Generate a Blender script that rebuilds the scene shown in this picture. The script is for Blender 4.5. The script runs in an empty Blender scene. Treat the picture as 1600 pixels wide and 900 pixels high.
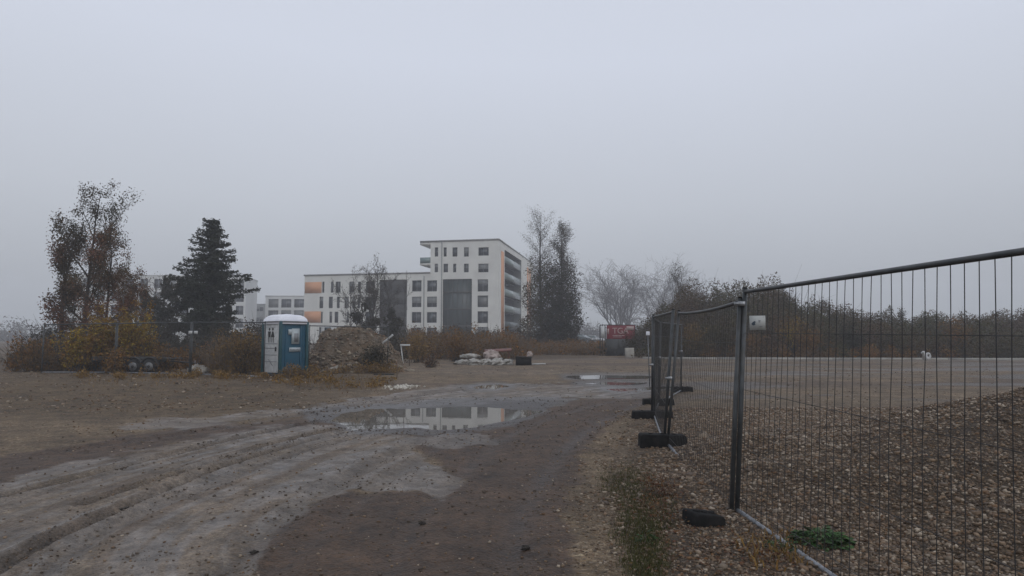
import bpy, math, random
import numpy as np

# ------------------------------------------------------------------ camera, sky, sun, exposure
sc = bpy.context.scene
C = sc.collection
FPX = 1050.0
PITCH = math.atan(80 / 1050)
EYE = 1.54
BASE0 = -0.06
SLOPE = 8 / 1050           # the yard climbs gently away from the camera
cam_d = bpy.data.cameras.new("camera")
cam_d.sensor_width = 36.0
cam_d.lens = 36.0 * FPX / 1600.0
cam_d.clip_start = 0.05
cam_d.clip_end = 3000
cam = bpy.data.objects.new("camera", cam_d)
C.objects.link(cam)
cam.location = (0, 0, EYE)
cam.rotation_euler = (math.pi / 2 + PITCH, 0, 0)
sc.camera = cam

world = bpy.data.worlds.new("World")
sc.world = world
world.use_nodes = True
wn, wl = world.node_tree.nodes, world.node_tree.links
wn.clear()
SUN_EL, SUN_AZ = math.radians(38), math.radians(150)
w_out = wn.new('ShaderNodeOutputWorld')
w_bg = wn.new('ShaderNodeBackground')
w_sky = wn.new('ShaderNodeTexSky')
w_sky.sky_type = 'NISHITA'
w_sky.sun_disc = False
w_sky.sun_elevation = SUN_EL
w_sky.sun_rotation = SUN_AZ
w_sky.dust_density = 5
w_sky.air_density = 1.5
w_hs = wn.new('ShaderNodeHueSaturation')
w_hs.inputs['Saturation'].default_value = 0.25
wl.new(w_sky.outputs[0], w_hs.inputs['Color'])
w_tc = wn.new('ShaderNodeTexCoord')
w_sep = wn.new('ShaderNodeSeparateXYZ')
wl.new(w_tc.outputs['Generated'], w_sep.inputs[0])
w_cl = wn.new('ShaderNodeTexNoise')           # soft structure of the overcast layer
w_cl.inputs['Scale'].default_value = 1.3
w_cl.inputs['Detail'].default_value = 3
wl.new(w_tc.outputs['Generated'], w_cl.inputs['Vector'])
w_ma = wn.new('ShaderNodeMath'); w_ma.operation = 'MULTIPLY_ADD'
wl.new(w_cl.outputs['Fac'], w_ma.inputs[0]); w_ma.inputs[1].default_value = 0.10
wl.new(w_sep.outputs['Z'], w_ma.inputs[2])
w_r = wn.new('ShaderNodeValToRGB')
wl.new(w_ma.outputs[0], w_r.inputs[0])
e = w_r.color_ramp.elements
e[0].position = 0.03; e[0].color = (3.75 / 8, 4.05 / 8, 4.35 / 8, 1)
e[1].position = 0.45; e[1].color = (7.3 / 8, 7.8 / 8, 9.0 / 8, 1)
n_ = w_r.color_ramp.elements.new(0.25); n_.color = (6.05 / 8, 6.45 / 8, 7.2 / 8, 1)
w_mul = wn.new('ShaderNodeVectorMath'); w_mul.operation = 'SCALE'
wl.new(w_r.outputs[0], w_mul.inputs[0]); w_mul.inputs['Scale'].default_value = 8.0
w_mix = wn.new('ShaderNodeMix'); w_mix.data_type = 'RGBA'
w_mix.inputs['Factor'].default_value = 0.88
wl.new(w_hs.outputs[0], w_mix.inputs['A'])
wl.new(w_mul.outputs[0], w_mix.inputs['B'])
wl.new(w_mix.outputs['Result'], w_bg.inputs['Color'])
w_bg.inputs['Strength'].default_value = 0.10
wl.new(w_bg.outputs[0], w_out.inputs[0])

sun_d = bpy.data.lights.new("sun", 'SUN')
sun_d.energy = 0.5
sun_d.angle = math.radians(60)
sun_d.color = (1.0, 0.97, 0.92)
sun = bpy.data.objects.new("sun", sun_d)
C.objects.link(sun)
sun.rotation_euler = (math.radians(90) - SUN_EL, 0, math.radians(180) - SUN_AZ)
sun.location = (0, -20, 40)

sc.view_settings.view_transform = 'Standard'
sc.view_settings.look = 'None'
sc.view_settings.gamma = 1
sc.view_settings.exposure = -0.05
sc.render.engine = 'CYCLES'
sc.cycles.use_denoising = True
sc.cycles.volume_bounces = 2
sc.cycles.max_bounces = 6
sc.cycles.diffuse_bounces = 3
sc.cycles.glossy_bounces = 3
sc.cycles.transparent_max_bounces = 8
HAZE_DENSITY = 0.0017

# ------------------------------------------------------------------ geometry of the view
def ray(px, py):
    cx, cy = (px - 800.0) / FPX, (450.0 - py) / FPX
    cp, sp = math.cos(PITCH), math.sin(PITCH)
    return np.array([cx, cp - cy * sp, sp + cy * cp])

def P(px, py, Y):
    d = ray(px, py)
    t = Y / d[1]
    return np.array([d[0] * t, Y, EYE + d[2] * t])

def base_z(y):
    y = np.asarray(y, float)
    k = np.clip(y, -8, 112)
    return BASE0 + SLOPE * k

def ground_at(px, py):
    """the point of the yard seen at a pixel (arrays)"""
    px = np.asarray(px, float); py = np.asarray(py, float)
    cx, cy = (px - 800.0) / FPX, (450.0 - py) / FPX
    cp, sp = math.cos(PITCH), math.sin(PITCH)
    dy, dz = cp - cy * sp, sp + cy * cp
    m = dz / dy - SLOPE                     # z = EYE + dz/dy*y  meets  BASE0 + SLOPE*y
    y = (BASE0 - EYE) / m
    return cx / dy * y, y

def G(px, py, z=0.0):
    x, y = ground_at(px, py)
    return np.array([float(x), float(y), float(base_z(y)) + z])

# ------------------------------------------------------------------ numpy noise
def _hash(ix, iy, seed):
    h = (ix.astype(np.int64) * 374761393 + iy.astype(np.int64) * 668265263 + seed * 1442695041) & 0xffffffff
    h = ((h ^ (h >> 13)) * 1274126177) & 0xffffffff
    h = h ^ (h >> 16)
    return (h & 0xffff) / 65535.0

def vnoise(x, y, seed=0):
    x = np.asarray(x, float); y = np.asarray(y, float)
    ix, iy = np.floor(x), np.floor(y)
    fx, fy = x - ix, y - iy
    fx = fx * fx * (3 - 2 * fx); fy = fy * fy * (3 - 2 * fy)
    a = _hash(ix, iy, seed); b = _hash(ix + 1, iy, seed)
    c = _hash(ix, iy + 1, seed); d = _hash(ix + 1, iy + 1, seed)
    return (a * (1 - fx) + b * fx) * (1 - fy) + (c * (1 - fx) + d * fx) * fy

def fbm(x, y, oct=4, seed=0):
    s, amp, tot = 0, 1.0, 0
    for i in range(oct):
        s = s + vnoise(x * 2 ** i, y * 2 ** i, seed + i * 17) * amp
        tot += amp; amp *= 0.5
    return s / tot

def sstep(a, b, x):
    t = np.clip((x - a) / (b - a), 0, 1)
    return t * t * (3 - 2 * t)

def sdf_poly(x, y, poly):
    """signed distance, negative inside"""
    poly = np.array(poly, float)
    d = np.full(x.shape, 1e18); inside = np.zeros(x.shape, bool)
    n = len(poly)
    for i in range(n):
        a, b = poly[i], poly[(i + 1) % n]
        ex, ey = b - a
        wx, wy = x - a[0], y - a[1]
        t = np.clip((wx * ex + wy * ey) / (ex * ex + ey * ey), 0, 1)
        d = np.minimum(d, (wx - ex * t) ** 2 + (wy - ey * t) ** 2)
        c = ((a[1] > y) != (b[1] > y)) & (x < ex * (y - a[1]) / (ey if ey != 0 else 1e-9) + a[0])
        inside ^= c
    return np.where(inside, -1, 1) * np.sqrt(d)

def dist_line(x, y, pts):
    """distance to polyline and arc position"""
    best = np.full(x.shape, 1e18); s_out = np.zeros(x.shape); side = np.zeros(x.shape)
    s0 = 0
    for a, b in zip(pts[:-1], pts[1:]):
        ex, ey = b[0] - a[0], b[1] - a[1]
        L = math.hypot(ex, ey)
        t = np.clip(((x - a[0]) * ex + (y - a[1]) * ey) / (L * L), 0, 1)
        dx, dy = x - a[0] - ex * t, y - a[1] - ey * t
        d = np.hypot(dx, dy)
        m = d < best
        best = np.where(m, d, best); s_out = np.where(m, s0 + t * L, s_out)
        side = np.where(m, np.sign(ex * dy - ey * dx), side)
        s0 += L
    return best, s_out, side

def smooth_line(px, n=10):
    """photo points on the ground -> Catmull-Rom line in ground metres"""
    g = [G(*p)[:2] for p in px]
    g = [2 * g[0] - g[1]] + g + [2 * g[-1] - g[-2]]
    out = []
    for i in range(1, len(g) - 2):
        p0, p1, p2, p3 = g[i - 1], g[i], g[i + 1], g[i + 2]
        for k in range(n):
            t = k / n
            out.append(0.5 * (2 * p1 + (p2 - p0) * t + (2 * p0 - 5 * p1 + 4 * p2 - p3) * t * t + (3 * p1 - p0 - 3 * p2 + p3) * t ** 3))
    out.append(g[-2])
    return out

# ruts, each pressed by a wheel: (line, depth, half width)
RUTS = [
    (smooth_line([(-60, 930), (60, 852), (190, 797), (330, 737), (480, 690), (570, 668)]), 0.065, 0.065),
    (smooth_line([(-100, 800), (130, 745), (300, 703), (430, 672), (540, 652)]), 0.052, 0.075),
    (smooth_line([(60, 900), (200, 812), (350, 752), (470, 706), (600, 672)]), 0.022, 0.07),
    (smooth_line([(130, 790), (330, 722), (440, 690), (540, 668)]), 0.045, 0.05),
    (smooth_line([(220, 1000), (400, 850), (560, 735), (650, 690)]), 0.022, 0.10),
    (smooth_line([(330, 1000), (480, 850), (620, 740), (700, 690)]), 0.016, 0.09),
    (smooth_line([(780, 1000), (820, 800), (880, 705), (945, 655), (1010, 625)]), 0.022, 0.12),
    (smooth_line([(560, 1000), (650, 820), (760, 705), (850, 655), (960, 625)]), 0.018, 0.12),
    (smooth_line([(100, 705), (330, 672), (560, 632), (760, 605), (1000, 594)]), 0.035, 0.12),
    (smooth_line([(420, 640), (620, 618), (820, 596), (1100, 580)]), 0.030, 0.14),
    (smooth_line([(1010, 640), (1150, 608), (1300, 592), (1500, 584)]), 0.02, 0.16),
    (smooth_line([(1000, 600), (1200, 640), (1500, 660)]), 0.02, 0.14),
]
PUDDLES = [
    [(518, 656), (534, 644), (575, 637), (610, 636), (640, 637), (700, 634), (760, 634), (800, 637), (842, 640), (820, 648), (775, 656), (745, 663), (700, 669), (650, 665), (600, 666), (550, 668)],
    [(948, 607), (985, 603.5), (1016, 602.5), (1050, 604), (1010, 607), (970, 609)],
    [(742, 604), (765, 600), (792, 602), (772, 606)],
    [(888, 588), (930, 586.5), (1020, 587.5), (1000, 589.5), (915, 590)],
    [(905, 598), (960, 597), (1010, 597.5), (970, 599.2)],
]
PUD_LEVEL = [float(G(p[0][0], max(b for a, b in p))[2]) - 0.022 for p in PUDDLES]
PX0, PY0, PILE_H = 6.4, 7.7, 0.98

def flatpix(x, y):
    """picture coordinates of the even yard surface: only used to lay out its zones"""
    yy = np.maximum(y, 1.2)
    cp, sp = math.cos(PITCH), math.sin(PITCH)
    z = BASE0 + SLOPE * yy - EYE
    dep = yy * cp + z * sp
    return 800 + FPX * x / dep, 450 - FPX * (z * cp - yy * sp) / dep

def pud_jag(x, y):
    return (fbm(x * 1.4, y * 1.4, 5, 77) - 0.5) * 14 * np.clip(14 / np.maximum(y, 1.2), 0.15, 1.2)

def pud_sdf(x, y):
    u, v = flatpix(x, y)
    s = np.full(np.shape(x), 1e9)
    for p in PUDDLES:
        sd = sdf_poly(u, v * 2.5, [(a, b * 2.5) for a, b in p])
        s = np.minimum(s, sd)
    return s + pud_jag(x, y)

def height(x, y, fine=True):
    x = np.asarray(x, float); y = np.asarray(y, float)
    r = np.hypot(x, y)
    h = (fbm(x * 0.12, y * 0.12, 3, 3) - 0.5) * 0.12 * sstep(6, 30, r)
    h = h + (fbm(x * 0.6, y * 0.6, 3, 5) - 0.5) * 0.035
    h = h + (fbm(x * 3.1, y * 3.1, 3, 9) - 0.5) * 0.022
    if fine:
        h = h + (fbm(x * 13, y * 13, 3, 12) - 0.5) * 0.016
    u, v = flatpix(x, y)
    # ruts with soft shoulders
    for pts, dep, w in RUTS:
        w = w * 1.0
        dd, s, side = dist_line(x, y, pts)
        wob = (vnoise(s * 0.9, s * 0 + 3, 31) - 0.5) * w
        dd = np.abs(dd + wob * side)
        k = 0.65 + 0.7 * vnoise(s * 0.7, s * 0, 41)
        h = h - dep * k * np.exp(-(dd / w) ** 2) + dep * 0.45 * k * np.exp(-((dd - 2.0 * w) / (0.7 * w)) ** 2)
    # gravel heap behind the near fence
    pr = np.hypot((x - PX0) / 4.6, (y - PY0) / 3.9)
    lump = (fbm(x * 0.7, y * 0.7, 4, 21) - 0.5)
    pile = PILE_H * np.clip(1 - pr + lump * 0.22, 0, 1) ** 1.15 * 1.15
    h = h + pile + lump * 0.12 * sstep(1.3, 0.8, pr)
    # low bank along the left of the yard
    bank = sstep(600, 430, u) * np.exp(-((v - 606) / 14.0) ** 2)
    h = h + bank * (0.03 + 0.16 * fbm(x * 0.9, y * 0.9, 3, 33))
    # rise under the thicket beyond the kerb
    h = h + 0.9 * sstep(46, 60, y) * sstep(8, 22, x) * sstep(140, 90, y)
    h = h + base_z(y)
    u2, v2 = u, v
    jag = pud_jag(x, y)
    for p, lev in zip(PUDDLES, PUD_LEVEL):
        sd = sdf_poly(u2, v2 * 2.5, [(a, b * 2.5) for a, b in p]) + jag
        near = sstep(30, 5, sd)
        h = h * (1 - near) + (lev + 0.016 + (h - base_z(y)) * 0.25) * near
        h = h - 0.06 * sstep(9, -9, sd)
    return h

def H(x, y):
    return float(height(np.array([x]), np.array([y]))[0])

# ------------------------------------------------------------------ mesh building
class MB:
    def __init__(s):
        s.v = []; s.f = []; s.n = 0
    def add(s, V, F, m=0):
        V = np.asarray(V, float).reshape(-1, 3)
        if len(V) == 0: return
        if isinstance(F, np.ndarray):
            groups = [F]
        else:
            by = {}
            for f in F: by.setdefault(len(f), []).append(f)
            groups = [np.array(g) for g in by.values()]
        s.v.append(V)
        for g in groups:
            s.f.append((g + s.n, m))
        s.n += len(V)
    def box(s, c, hs, ax=None, m=0):
        c = np.array(c, float)
        ax = np.eye(3) if ax is None else np.array(ax, float)
        V = []
        for z in (-1, 1):
            for x, y in ((-1, -1), (1, -1), (1, 1), (-1, 1)):
                V.append(c + ax[0] * x * hs[0] + ax[1] * y * hs[1] + ax[2] * z * hs[2])
        s.add(V, [(0, 3, 2, 1), (4, 5, 6, 7), (0, 1, 5, 4), (1, 2, 6, 5), (2, 3, 7, 6), (3, 0, 4, 7)], m)
    def bx(s, x0, x1, y0, y1, z0, z1, m=0):
        s.box(((x0 + x1) / 2, (y0 + y1) / 2, (z0 + z1) / 2), (abs(x1 - x0) / 2, abs(y1 - y0) / 2, abs(z1 - z0) / 2), None, m)
    def tubes(s, A, B, r0, r1, n=6, m=0, caps=True):
        A = np.asarray(A, float).reshape(-1, 3); B = np.asarray(B, float).reshape(-1, 3)
        N = len(A)
        if N == 0: return
        r0 = np.broadcast_to(np.asarray(r0, float), (N,)); r1 = np.broadcast_to(np.asarray(r1, float), (N,))
        d = B - A
        L = np.linalg.norm(d, axis=1, keepdims=True); d = d / np.maximum(L, 1e-9)
        ref = np.where(np.abs(d[:, 2:3]) > 0.9, np.array([[1., 0, 0]]), np.array([[0, 0, 1.]]))
        a = np.cross(d, ref); a /= np.linalg.norm(a, axis=1, keepdims=True)
        b = np.cross(d, a)
        th = np.arange(n) * 2 * math.pi / n
        ring = a[:, None, :] * np.cos(th)[None, :, None] + b[:, None, :] * np.sin(th)[None, :, None]
        V = np.concatenate([A[:, None, :] + ring * r0[:, None, None], B[:, None, :] + ring * r1[:, None, None]], axis=1)
        base = (np.arange(N) * 2 * n)[:, None]
        k = np.arange(n); k2 = (k + 1) % n
        F = np.stack([base + k, base + k2, base + n + k2, base + n + k], axis=-1).reshape(-1, 4)
        s.v.append(V.reshape(-1, 3)); s.f.append((F + s.n, m))
        if caps:
            s.f.append(((base + k[::-1]) + s.n, m)); s.f.append(((base + n + k) + s.n, m))
        s.n += N * 2 * n
    def path(s, pts, r, n=8, m=0, caps=True):
        """one continuous tube along points"""
        pts = np.asarray(pts, float); K = len(pts)
        r = np.broadcast_to(np.asarray(r, float), (K,))
        t = np.gradient(pts, axis=0); t /= np.linalg.norm(t, axis=1, keepdims=True)
        V = []
        a = np.cross(t[0], [0, 0, 1.0])
        if np.linalg.norm(a) < 0.1: a = np.cross(t[0], [1.0, 0, 0])
        for i in range(K):
            a = a - t[i] * a.dot(t[i]); a /= np.linalg.norm(a)
            b = np.cross(t[i], a)
            for k in range(n):
                th = 2 * math.pi * k / n
                V.append(pts[i] + (a * math.cos(th) + b * math.sin(th)) * r[i])
        F = [(i * n + k, i * n + (k + 1) % n, (i + 1) * n + (k + 1) % n, (i + 1) * n + k) for i in range(K - 1) for k in range(n)]
        if caps:
            F.append(tuple(range(n))[::-1]); F.append(tuple((K - 1) * n + k for k in range(n)))
        s.add(V, F, m)
    def quads(s, Cn, A, B, m=0):
        """parallelogram leaves: centre, two half axes"""
        V = np.stack([Cn - A, Cn + B * 0.8, Cn + A, Cn - B * 0.8], axis=1).reshape(-1, 3)
        F = (np.arange(len(Cn)) * 4)[:, None] + np.arange(4)[None, :]
        s.v.append(V); s.f.append((F + s.n, m)); s.n += len(V)
    def build(s, name, mats, parent=None, origin=None, smooth=False, bevel=0):
        me = bpy.data.meshes.new(name)
        V = np.concatenate(s.v) if s.v else np.zeros((0, 3))
        o = bpy.data.objects.new(name, me)
        C.objects.link(o)
        if parent is not None:
            off = np.zeros(3); q = parent
            while q is not None:
                off += np.array(q.location); q = q.parent
            o.parent = parent
        else:
            off = np.array(origin if origin is not None else (0, 0, 0), float)
            o.location = off
        V = V - off
        tot = np.concatenate([np.full(len(f), f.shape[1]) for f, m in s.f])
        idx = np.concatenate([f.reshape(-1) for f, m in s.f])
        mi = np.concatenate([np.full(len(f), m) for f, m in s.f])
        me.vertices.add(len(V)); me.vertices.foreach_set('co', V.astype(np.float32).reshape(-1))
        me.loops.add(len(idx)); me.loops.foreach_set('vertex_index', idx.astype(np.int32))
        st = np.concatenate([[0], np.cumsum(tot)[:-1]])
        me.polygons.add(len(tot))
        me.polygons.foreach_set('loop_start', st.astype(np.int32))
        me.polygons.foreach_set('loop_total', tot.astype(np.int32))
        for mt in (mats if isinstance(mats, (list, tuple)) else [mats]): me.materials.append(mt)
        me.polygons.foreach_set('material_index', mi.astype(np.int32))
        if smooth: me.polygons.foreach_set('use_smooth', np.ones(len(tot), bool))
        me.update(calc_edges=True); me.validate()
        if bevel:
            b = o.modifiers.new('bevel', 'BEVEL'); b.width = bevel; b.segments = 2; b.limit_method = 'ANGLE'
        return o

def tag(o, label=None, cat=None, group=None, kind=None):
    if label: o['label'] = label
    if cat: o['category'] = cat
    if group: o['group'] = group
    if kind: o['kind'] = kind
    return o

def empty(name, loc, label, cat, group=None):
    o = bpy.data.objects.new(name, None); C.objects.link(o)
    o.location = tuple(float(a) for a in loc); o.empty_display_size = 0.2
    return tag(o, label, cat, group)

def rotz(a):
    c, s = math.cos(a), math.sin(a)
    return np.array([[c, s, 0], [-s, c, 0], [0, 0, 1]])   # rows are the local axes

# ------------------------------------------------------------------ materials
def nmat(name):
    m = bpy.data.materials.new(name); m.use_nodes = True
    n, l = m.node_tree.nodes, m.node_tree.links
    return m, n, l, n['Principled BSDF']

def rgba(c): return (c[0], c[1], c[2], 1)

def mat(name, col, col2=None, rough=0.7, scale=4.0, metal=0.0, bump=0.0, bscale=None, spec=0.5, dirt=None, dscale=1.2, damt=0.5):
    m, n, l, p = nmat(name)
    p.inputs['Roughness'].default_value = rough
    p.inputs['Metallic'].default_value = metal
    p.inputs['Specular IOR Level'].default_value = spec
    tc = n.new('ShaderNodeTexCoord')
    col2 = col2 or tuple(c * 0.75 for c in col)
    nz = n.new('ShaderNodeTexNoise'); nz.inputs['Scale'].default_value = scale; nz.inputs['Detail'].default_value = 6
    l.new(tc.outputs['Object'], nz.inputs['Vector'])
    rp = n.new('ShaderNodeValToRGB'); l.new(nz.outputs['Fac'], rp.inputs[0])
    rp.color_ramp.elements[0].position = 0.35; rp.color_ramp.elements[0].color = rgba(col2)
    rp.color_ramp.elements[1].position = 0.62; rp.color_ramp.elements[1].color = rgba(col)
    out = rp.outputs[0]
    if dirt:
        n2 = n.new('ShaderNodeTexNoise'); n2.inputs['Scale'].default_value = dscale; n2.inputs['Detail'].default_value = 8
        n2.inputs['Roughness'].default_value = 0.7
        l.new(tc.outputs['Object'], n2.inputs['Vector'])
        r2 = n.new('ShaderNodeMapRange'); l.new(n2.outputs['Fac'], r2.inputs['Value'])
        r2.inputs['From Min'].default_value = 0.45; r2.inputs['From Max'].default_value = 0.75; r2.inputs['To Max'].default_value = damt
        mx = n.new('ShaderNodeMix'); mx.data_type = 'RGBA'
        l.new(r2.outputs[0], mx.inputs['Factor']); l.new(out, mx.inputs['A']); mx.inputs['B'].default_value = rgba(dirt)
        out = mx.outputs['Result']
    l.new(out, p.inputs['Base Color'])
    if bump:
        nb = n.new('ShaderNodeTexNoise'); nb.inputs['Scale'].default_value = bscale or scale * 4; nb.inputs['Detail'].default_value = 6
        l.new(tc.outputs['Object'], nb.inputs['Vector'])
        bp = n.new('ShaderNodeBump'); bp.inputs['Distance'].default_value = bump; bp.inputs['Strength'].default_value = 1
        l.new(nb.outputs['Fac'], bp.inputs['Height']); l.new(bp.outputs[0], p.inputs['Normal'])
    return m

def island_mat(name, cols, rough=0.8, spec=0.3, big=None, tone=(0.92, 0.88, 0.78)):
    """colour differs from leaf to leaf or stone to stone"""
    m, n, l, p = nmat(name)
    p.inputs['Roughness'].default_value = rough
    p.inputs['Specular IOR Level'].default_value = spec
    g = n.new('ShaderNodeNewGeometry')
    rp = n.new('ShaderNodeValToRGB')
    l.new(g.outputs['Random Per Island'], rp.inputs[0])
    el = rp.color_ramp.elements
    k = len(cols)
    el[0].position = 0; el[0].color = rgba(cols[0])
    el[1].position = 1; el[1].color = rgba(cols[-1])
    for i in range(1, k - 1):
        q = el.new(i / (k - 1)); q.color = rgba(cols[i])
    out = rp.outputs[0]
    if big:
        tc = n.new('ShaderNodeTexCoord')
        nz = n.new('ShaderNodeTexNoise'); nz.inputs['Scale'].default_value = big[0]; nz.inputs['Detail'].default_value = 3
        l.new(tc.outputs['Object'], nz.inputs['Vector'])
        mr = n.new('ShaderNodeMapRange'); l.new(nz.outputs['Fac'], mr.inputs['Value'])
        mr.inputs['From Min'].default_value = 0.42; mr.inputs['From Max'].default_value = 0.6
        mx = n.new('ShaderNodeMix'); mx.data_type = 'RGBA'
        l.new(mr.outputs[0], mx.inputs['Factor']); l.new(out, mx.inputs['A']); mx.inputs['B'].default_value = rgba(big[1])
        out = mx.outputs['Result']
    dk = n.new('ShaderNodeVectorMath'); dk.operation = 'MULTIPLY'
    l.new(out, dk.inputs[0]); dk.inputs[1].default_value = tone
    l.new(dk.outputs[0], p.inputs['Base Color'])
    return m

M = {}
M['white'] = mat('white render', (0.66, 0.66, 0.62), (0.60, 0.60, 0.57), 0.85, 0.3, dirt=(0.45, 0.44, 0.41), dscale=0.35, damt=0.5)
M['white_far'] = mat('pale render', (0.60, 0.61, 0.60), (0.53, 0.54, 0.53), 0.85, 0.2)
M['orange'] = mat('orange panel', (0.57, 0.29, 0.155), (0.56, 0.28, 0.15), 0.7, 0.5)
M['glass'] = mat('window glass', (0.045, 0.055, 0.06), (0.025, 0.03, 0.035), 0.08, 0.5, spec=0.6)
M['glass_blind'] = mat('window with curtain', (0.15, 0.155, 0.15), (0.10, 0.105, 0.10), 0.3, 0.8)
M['glass_dim'] = mat('window glass, dim room', (0.07, 0.08, 0.082), (0.045, 0.05, 0.055), 0.12, 0.5)
M['glass_teal'] = mat('balcony glass', (0.14, 0.20, 0.19), (0.09, 0.14, 0.14), 0.15, 0.4, spec=0.6)
M['frame'] = mat('window frame', (0.16, 0.17, 0.175), None, 0.5)
M['roofedge'] = mat('roof edge', (0.24, 0.24, 0.235), None, 0.6)
M['net'] = mat('dark facade netting', (0.046, 0.044, 0.038), (0.036, 0.034, 0.030), 0.95, 0.7, bump=0.05, bscale=1.5)
M['loggia'] = mat('loggia lining', (0.17, 0.18, 0.17), (0.14, 0.15, 0.14), 0.8, 0.6)
M['greywall'] = mat('grey render', (0.24, 0.25, 0.25), (0.20, 0.21, 0.21), 0.85, 0.3)
M['galv'] = mat('galvanised steel', (0.19, 0.20, 0.21), (0.10, 0.105, 0.11), 0.5, 14, metal=0.55, bump=0.0006, bscale=60, dirt=(0.09, 0.07, 0.055), dscale=9, damt=0.6)
M['galv_dark'] = mat('weathered steel', (0.075, 0.082, 0.086), (0.045, 0.05, 0.052), 0.5, 9, metal=0.35, dirt=(0.07, 0.05, 0.035), dscale=6, damt=0.5)
M['galv_rail'] = mat('worn bright steel', (0.27, 0.28, 0.30), (0.14, 0.15, 0.16), 0.45, 20, metal=0.4, dirt=(0.08, 0.065, 0.05), dscale=9, damt=0.5)
M['galv_bright'] = mat('bright steel', (0.42, 0.43, 0.44), (0.25, 0.26, 0.27), 0.4, 20, metal=0.6)
M['wire'] = mat('fence wire', (0.05, 0.05, 0.05), (0.035, 0.03, 0.027), 0.55, 20, metal=0.4)
M['rubber'] = mat('recycled rubber', (0.014, 0.014, 0.014), (0.009, 0.009, 0.009), 0.9, 15, spec=0.15, bump=0.004, bscale=30, dirt=(0.05, 0.042, 0.035), dscale=7, damt=0.3)
M['blue'] = mat('blue plastic', (0.008, 0.080, 0.135), (0.007, 0.066, 0.115), 0.5, 3, dirt=(0.06, 0.09, 0.11), dscale=5, damt=0.35)
M['teal'] = mat('teal plastic', (0.010, 0.070, 0.085), (0.008, 0.05, 0.06), 0.5, 3)
M['plwhite'] = mat('white plastic', (0.56, 0.57, 0.57), (0.46, 0.47, 0.47), 0.55, 5, dirt=(0.24, 0.23, 0.20), dscale=7, damt=0.75)
M['roofwhite'] = mat('white roof plastic', (0.74, 0.75, 0.79), (0.68, 0.69, 0.74), 0.5, 4)
M['black'] = mat('black print', (0.02, 0.02, 0.02), None, 0.6)
M['greyprint'] = mat('grey print', (0.22, 0.23, 0.24), None, 0.6)
M['blueprint'] = mat('blue grey print', (0.05, 0.075, 0.10), None, 0.6)
M['sticker'] = mat('sticker', (0.42, 0.47, 0.49), (0.36, 0.41, 0.43), 0.5, 20)
M['red'] = mat('red board', (0.19, 0.022, 0.033), (0.14, 0.018, 0.026), 0.6, 3)
M['pink'] = mat('faded lettering', (0.42, 0.33, 0.31), None, 0.6)
M['concrete'] = mat('concrete', (0.36, 0.34, 0.30), (0.27, 0.255, 0.23), 0.9, 3, bump=0.01, bscale=12)
M['kerb'] = mat('kerb concrete', (0.32, 0.31, 0.28), (0.22, 0.21, 0.19), 0.85, 2)
M['bag'] = mat('white sack', (0.46, 0.45, 0.42), (0.27, 0.26, 0.235), 0.6, 5, bump=0.05, bscale=5, dirt=(0.16, 0.13, 0.10), dscale=3, damt=0.8)
M['bagpink'] = mat('pinkish sack', (0.42, 0.35, 0.32), (0.24, 0.19, 0.17), 0.6, 5, bump=0.03, bscale=6)
M['redtarp'] = mat('rusty red sheet', (0.17, 0.06, 0.045), (0.10, 0.04, 0.03), 0.7, 4, bump=0.02)
M['wood'] = mat('weathered wood', (0.16, 0.12, 0.085), (0.10, 0.075, 0.055), 0.85, 6, bump=0.004)
M['plaster'] = mat('spilt plaster', (0.60, 0.57, 0.50), (0.42, 0.39, 0.33), 0.9, 8, bump=0.02, bscale=18)
M['bark'] = mat('bark', (0.050, 0.043, 0.037), (0.030, 0.026, 0.022), 0.9, 3, bump=0.03, bscale=9)
M['barkgrey'] = mat('grey bark', (0.085, 0.078, 0.070), (0.05, 0.046, 0.042), 0.9, 3, bump=0.03, bscale=9)
M['birch'] = mat('birch bark', (0.30, 0.29, 0.27), (0.08, 0.075, 0.07), 0.85, 2.5)
M['tyre'] = mat('tyre', (0.02, 0.02, 0.02), None, 0.8, 10)
M['rim'] = mat('wheel rim', (0.20, 0.205, 0.21), (0.11, 0.11, 0.11), 0.45, 8, metal=0.5)
M['trailer'] = mat('trailer steel', (0.022, 0.024, 0.023), (0.03, 0.022, 0.018), 0.7, 5)
M['carpaint'] = mat('dark car paint', (0.020, 0.028, 0.026), None, 0.25, 2, spec=0.7)
M['carpale'] = mat('silver car paint', (0.42, 0.43, 0.44), None, 0.3, 2, spec=0.7)
M['carwhite'] = mat('white car paint', (0.62, 0.62, 0.62), None, 0.3, 2, spec=0.7)
M['carglass'] = mat('car glass', (0.10, 0.13, 0.13), None, 0.08, 2, spec=0.7)
M['lamp'] = mat('headlight lens', (0.7, 0.7, 0.7), None, 0.15, 2)

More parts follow.
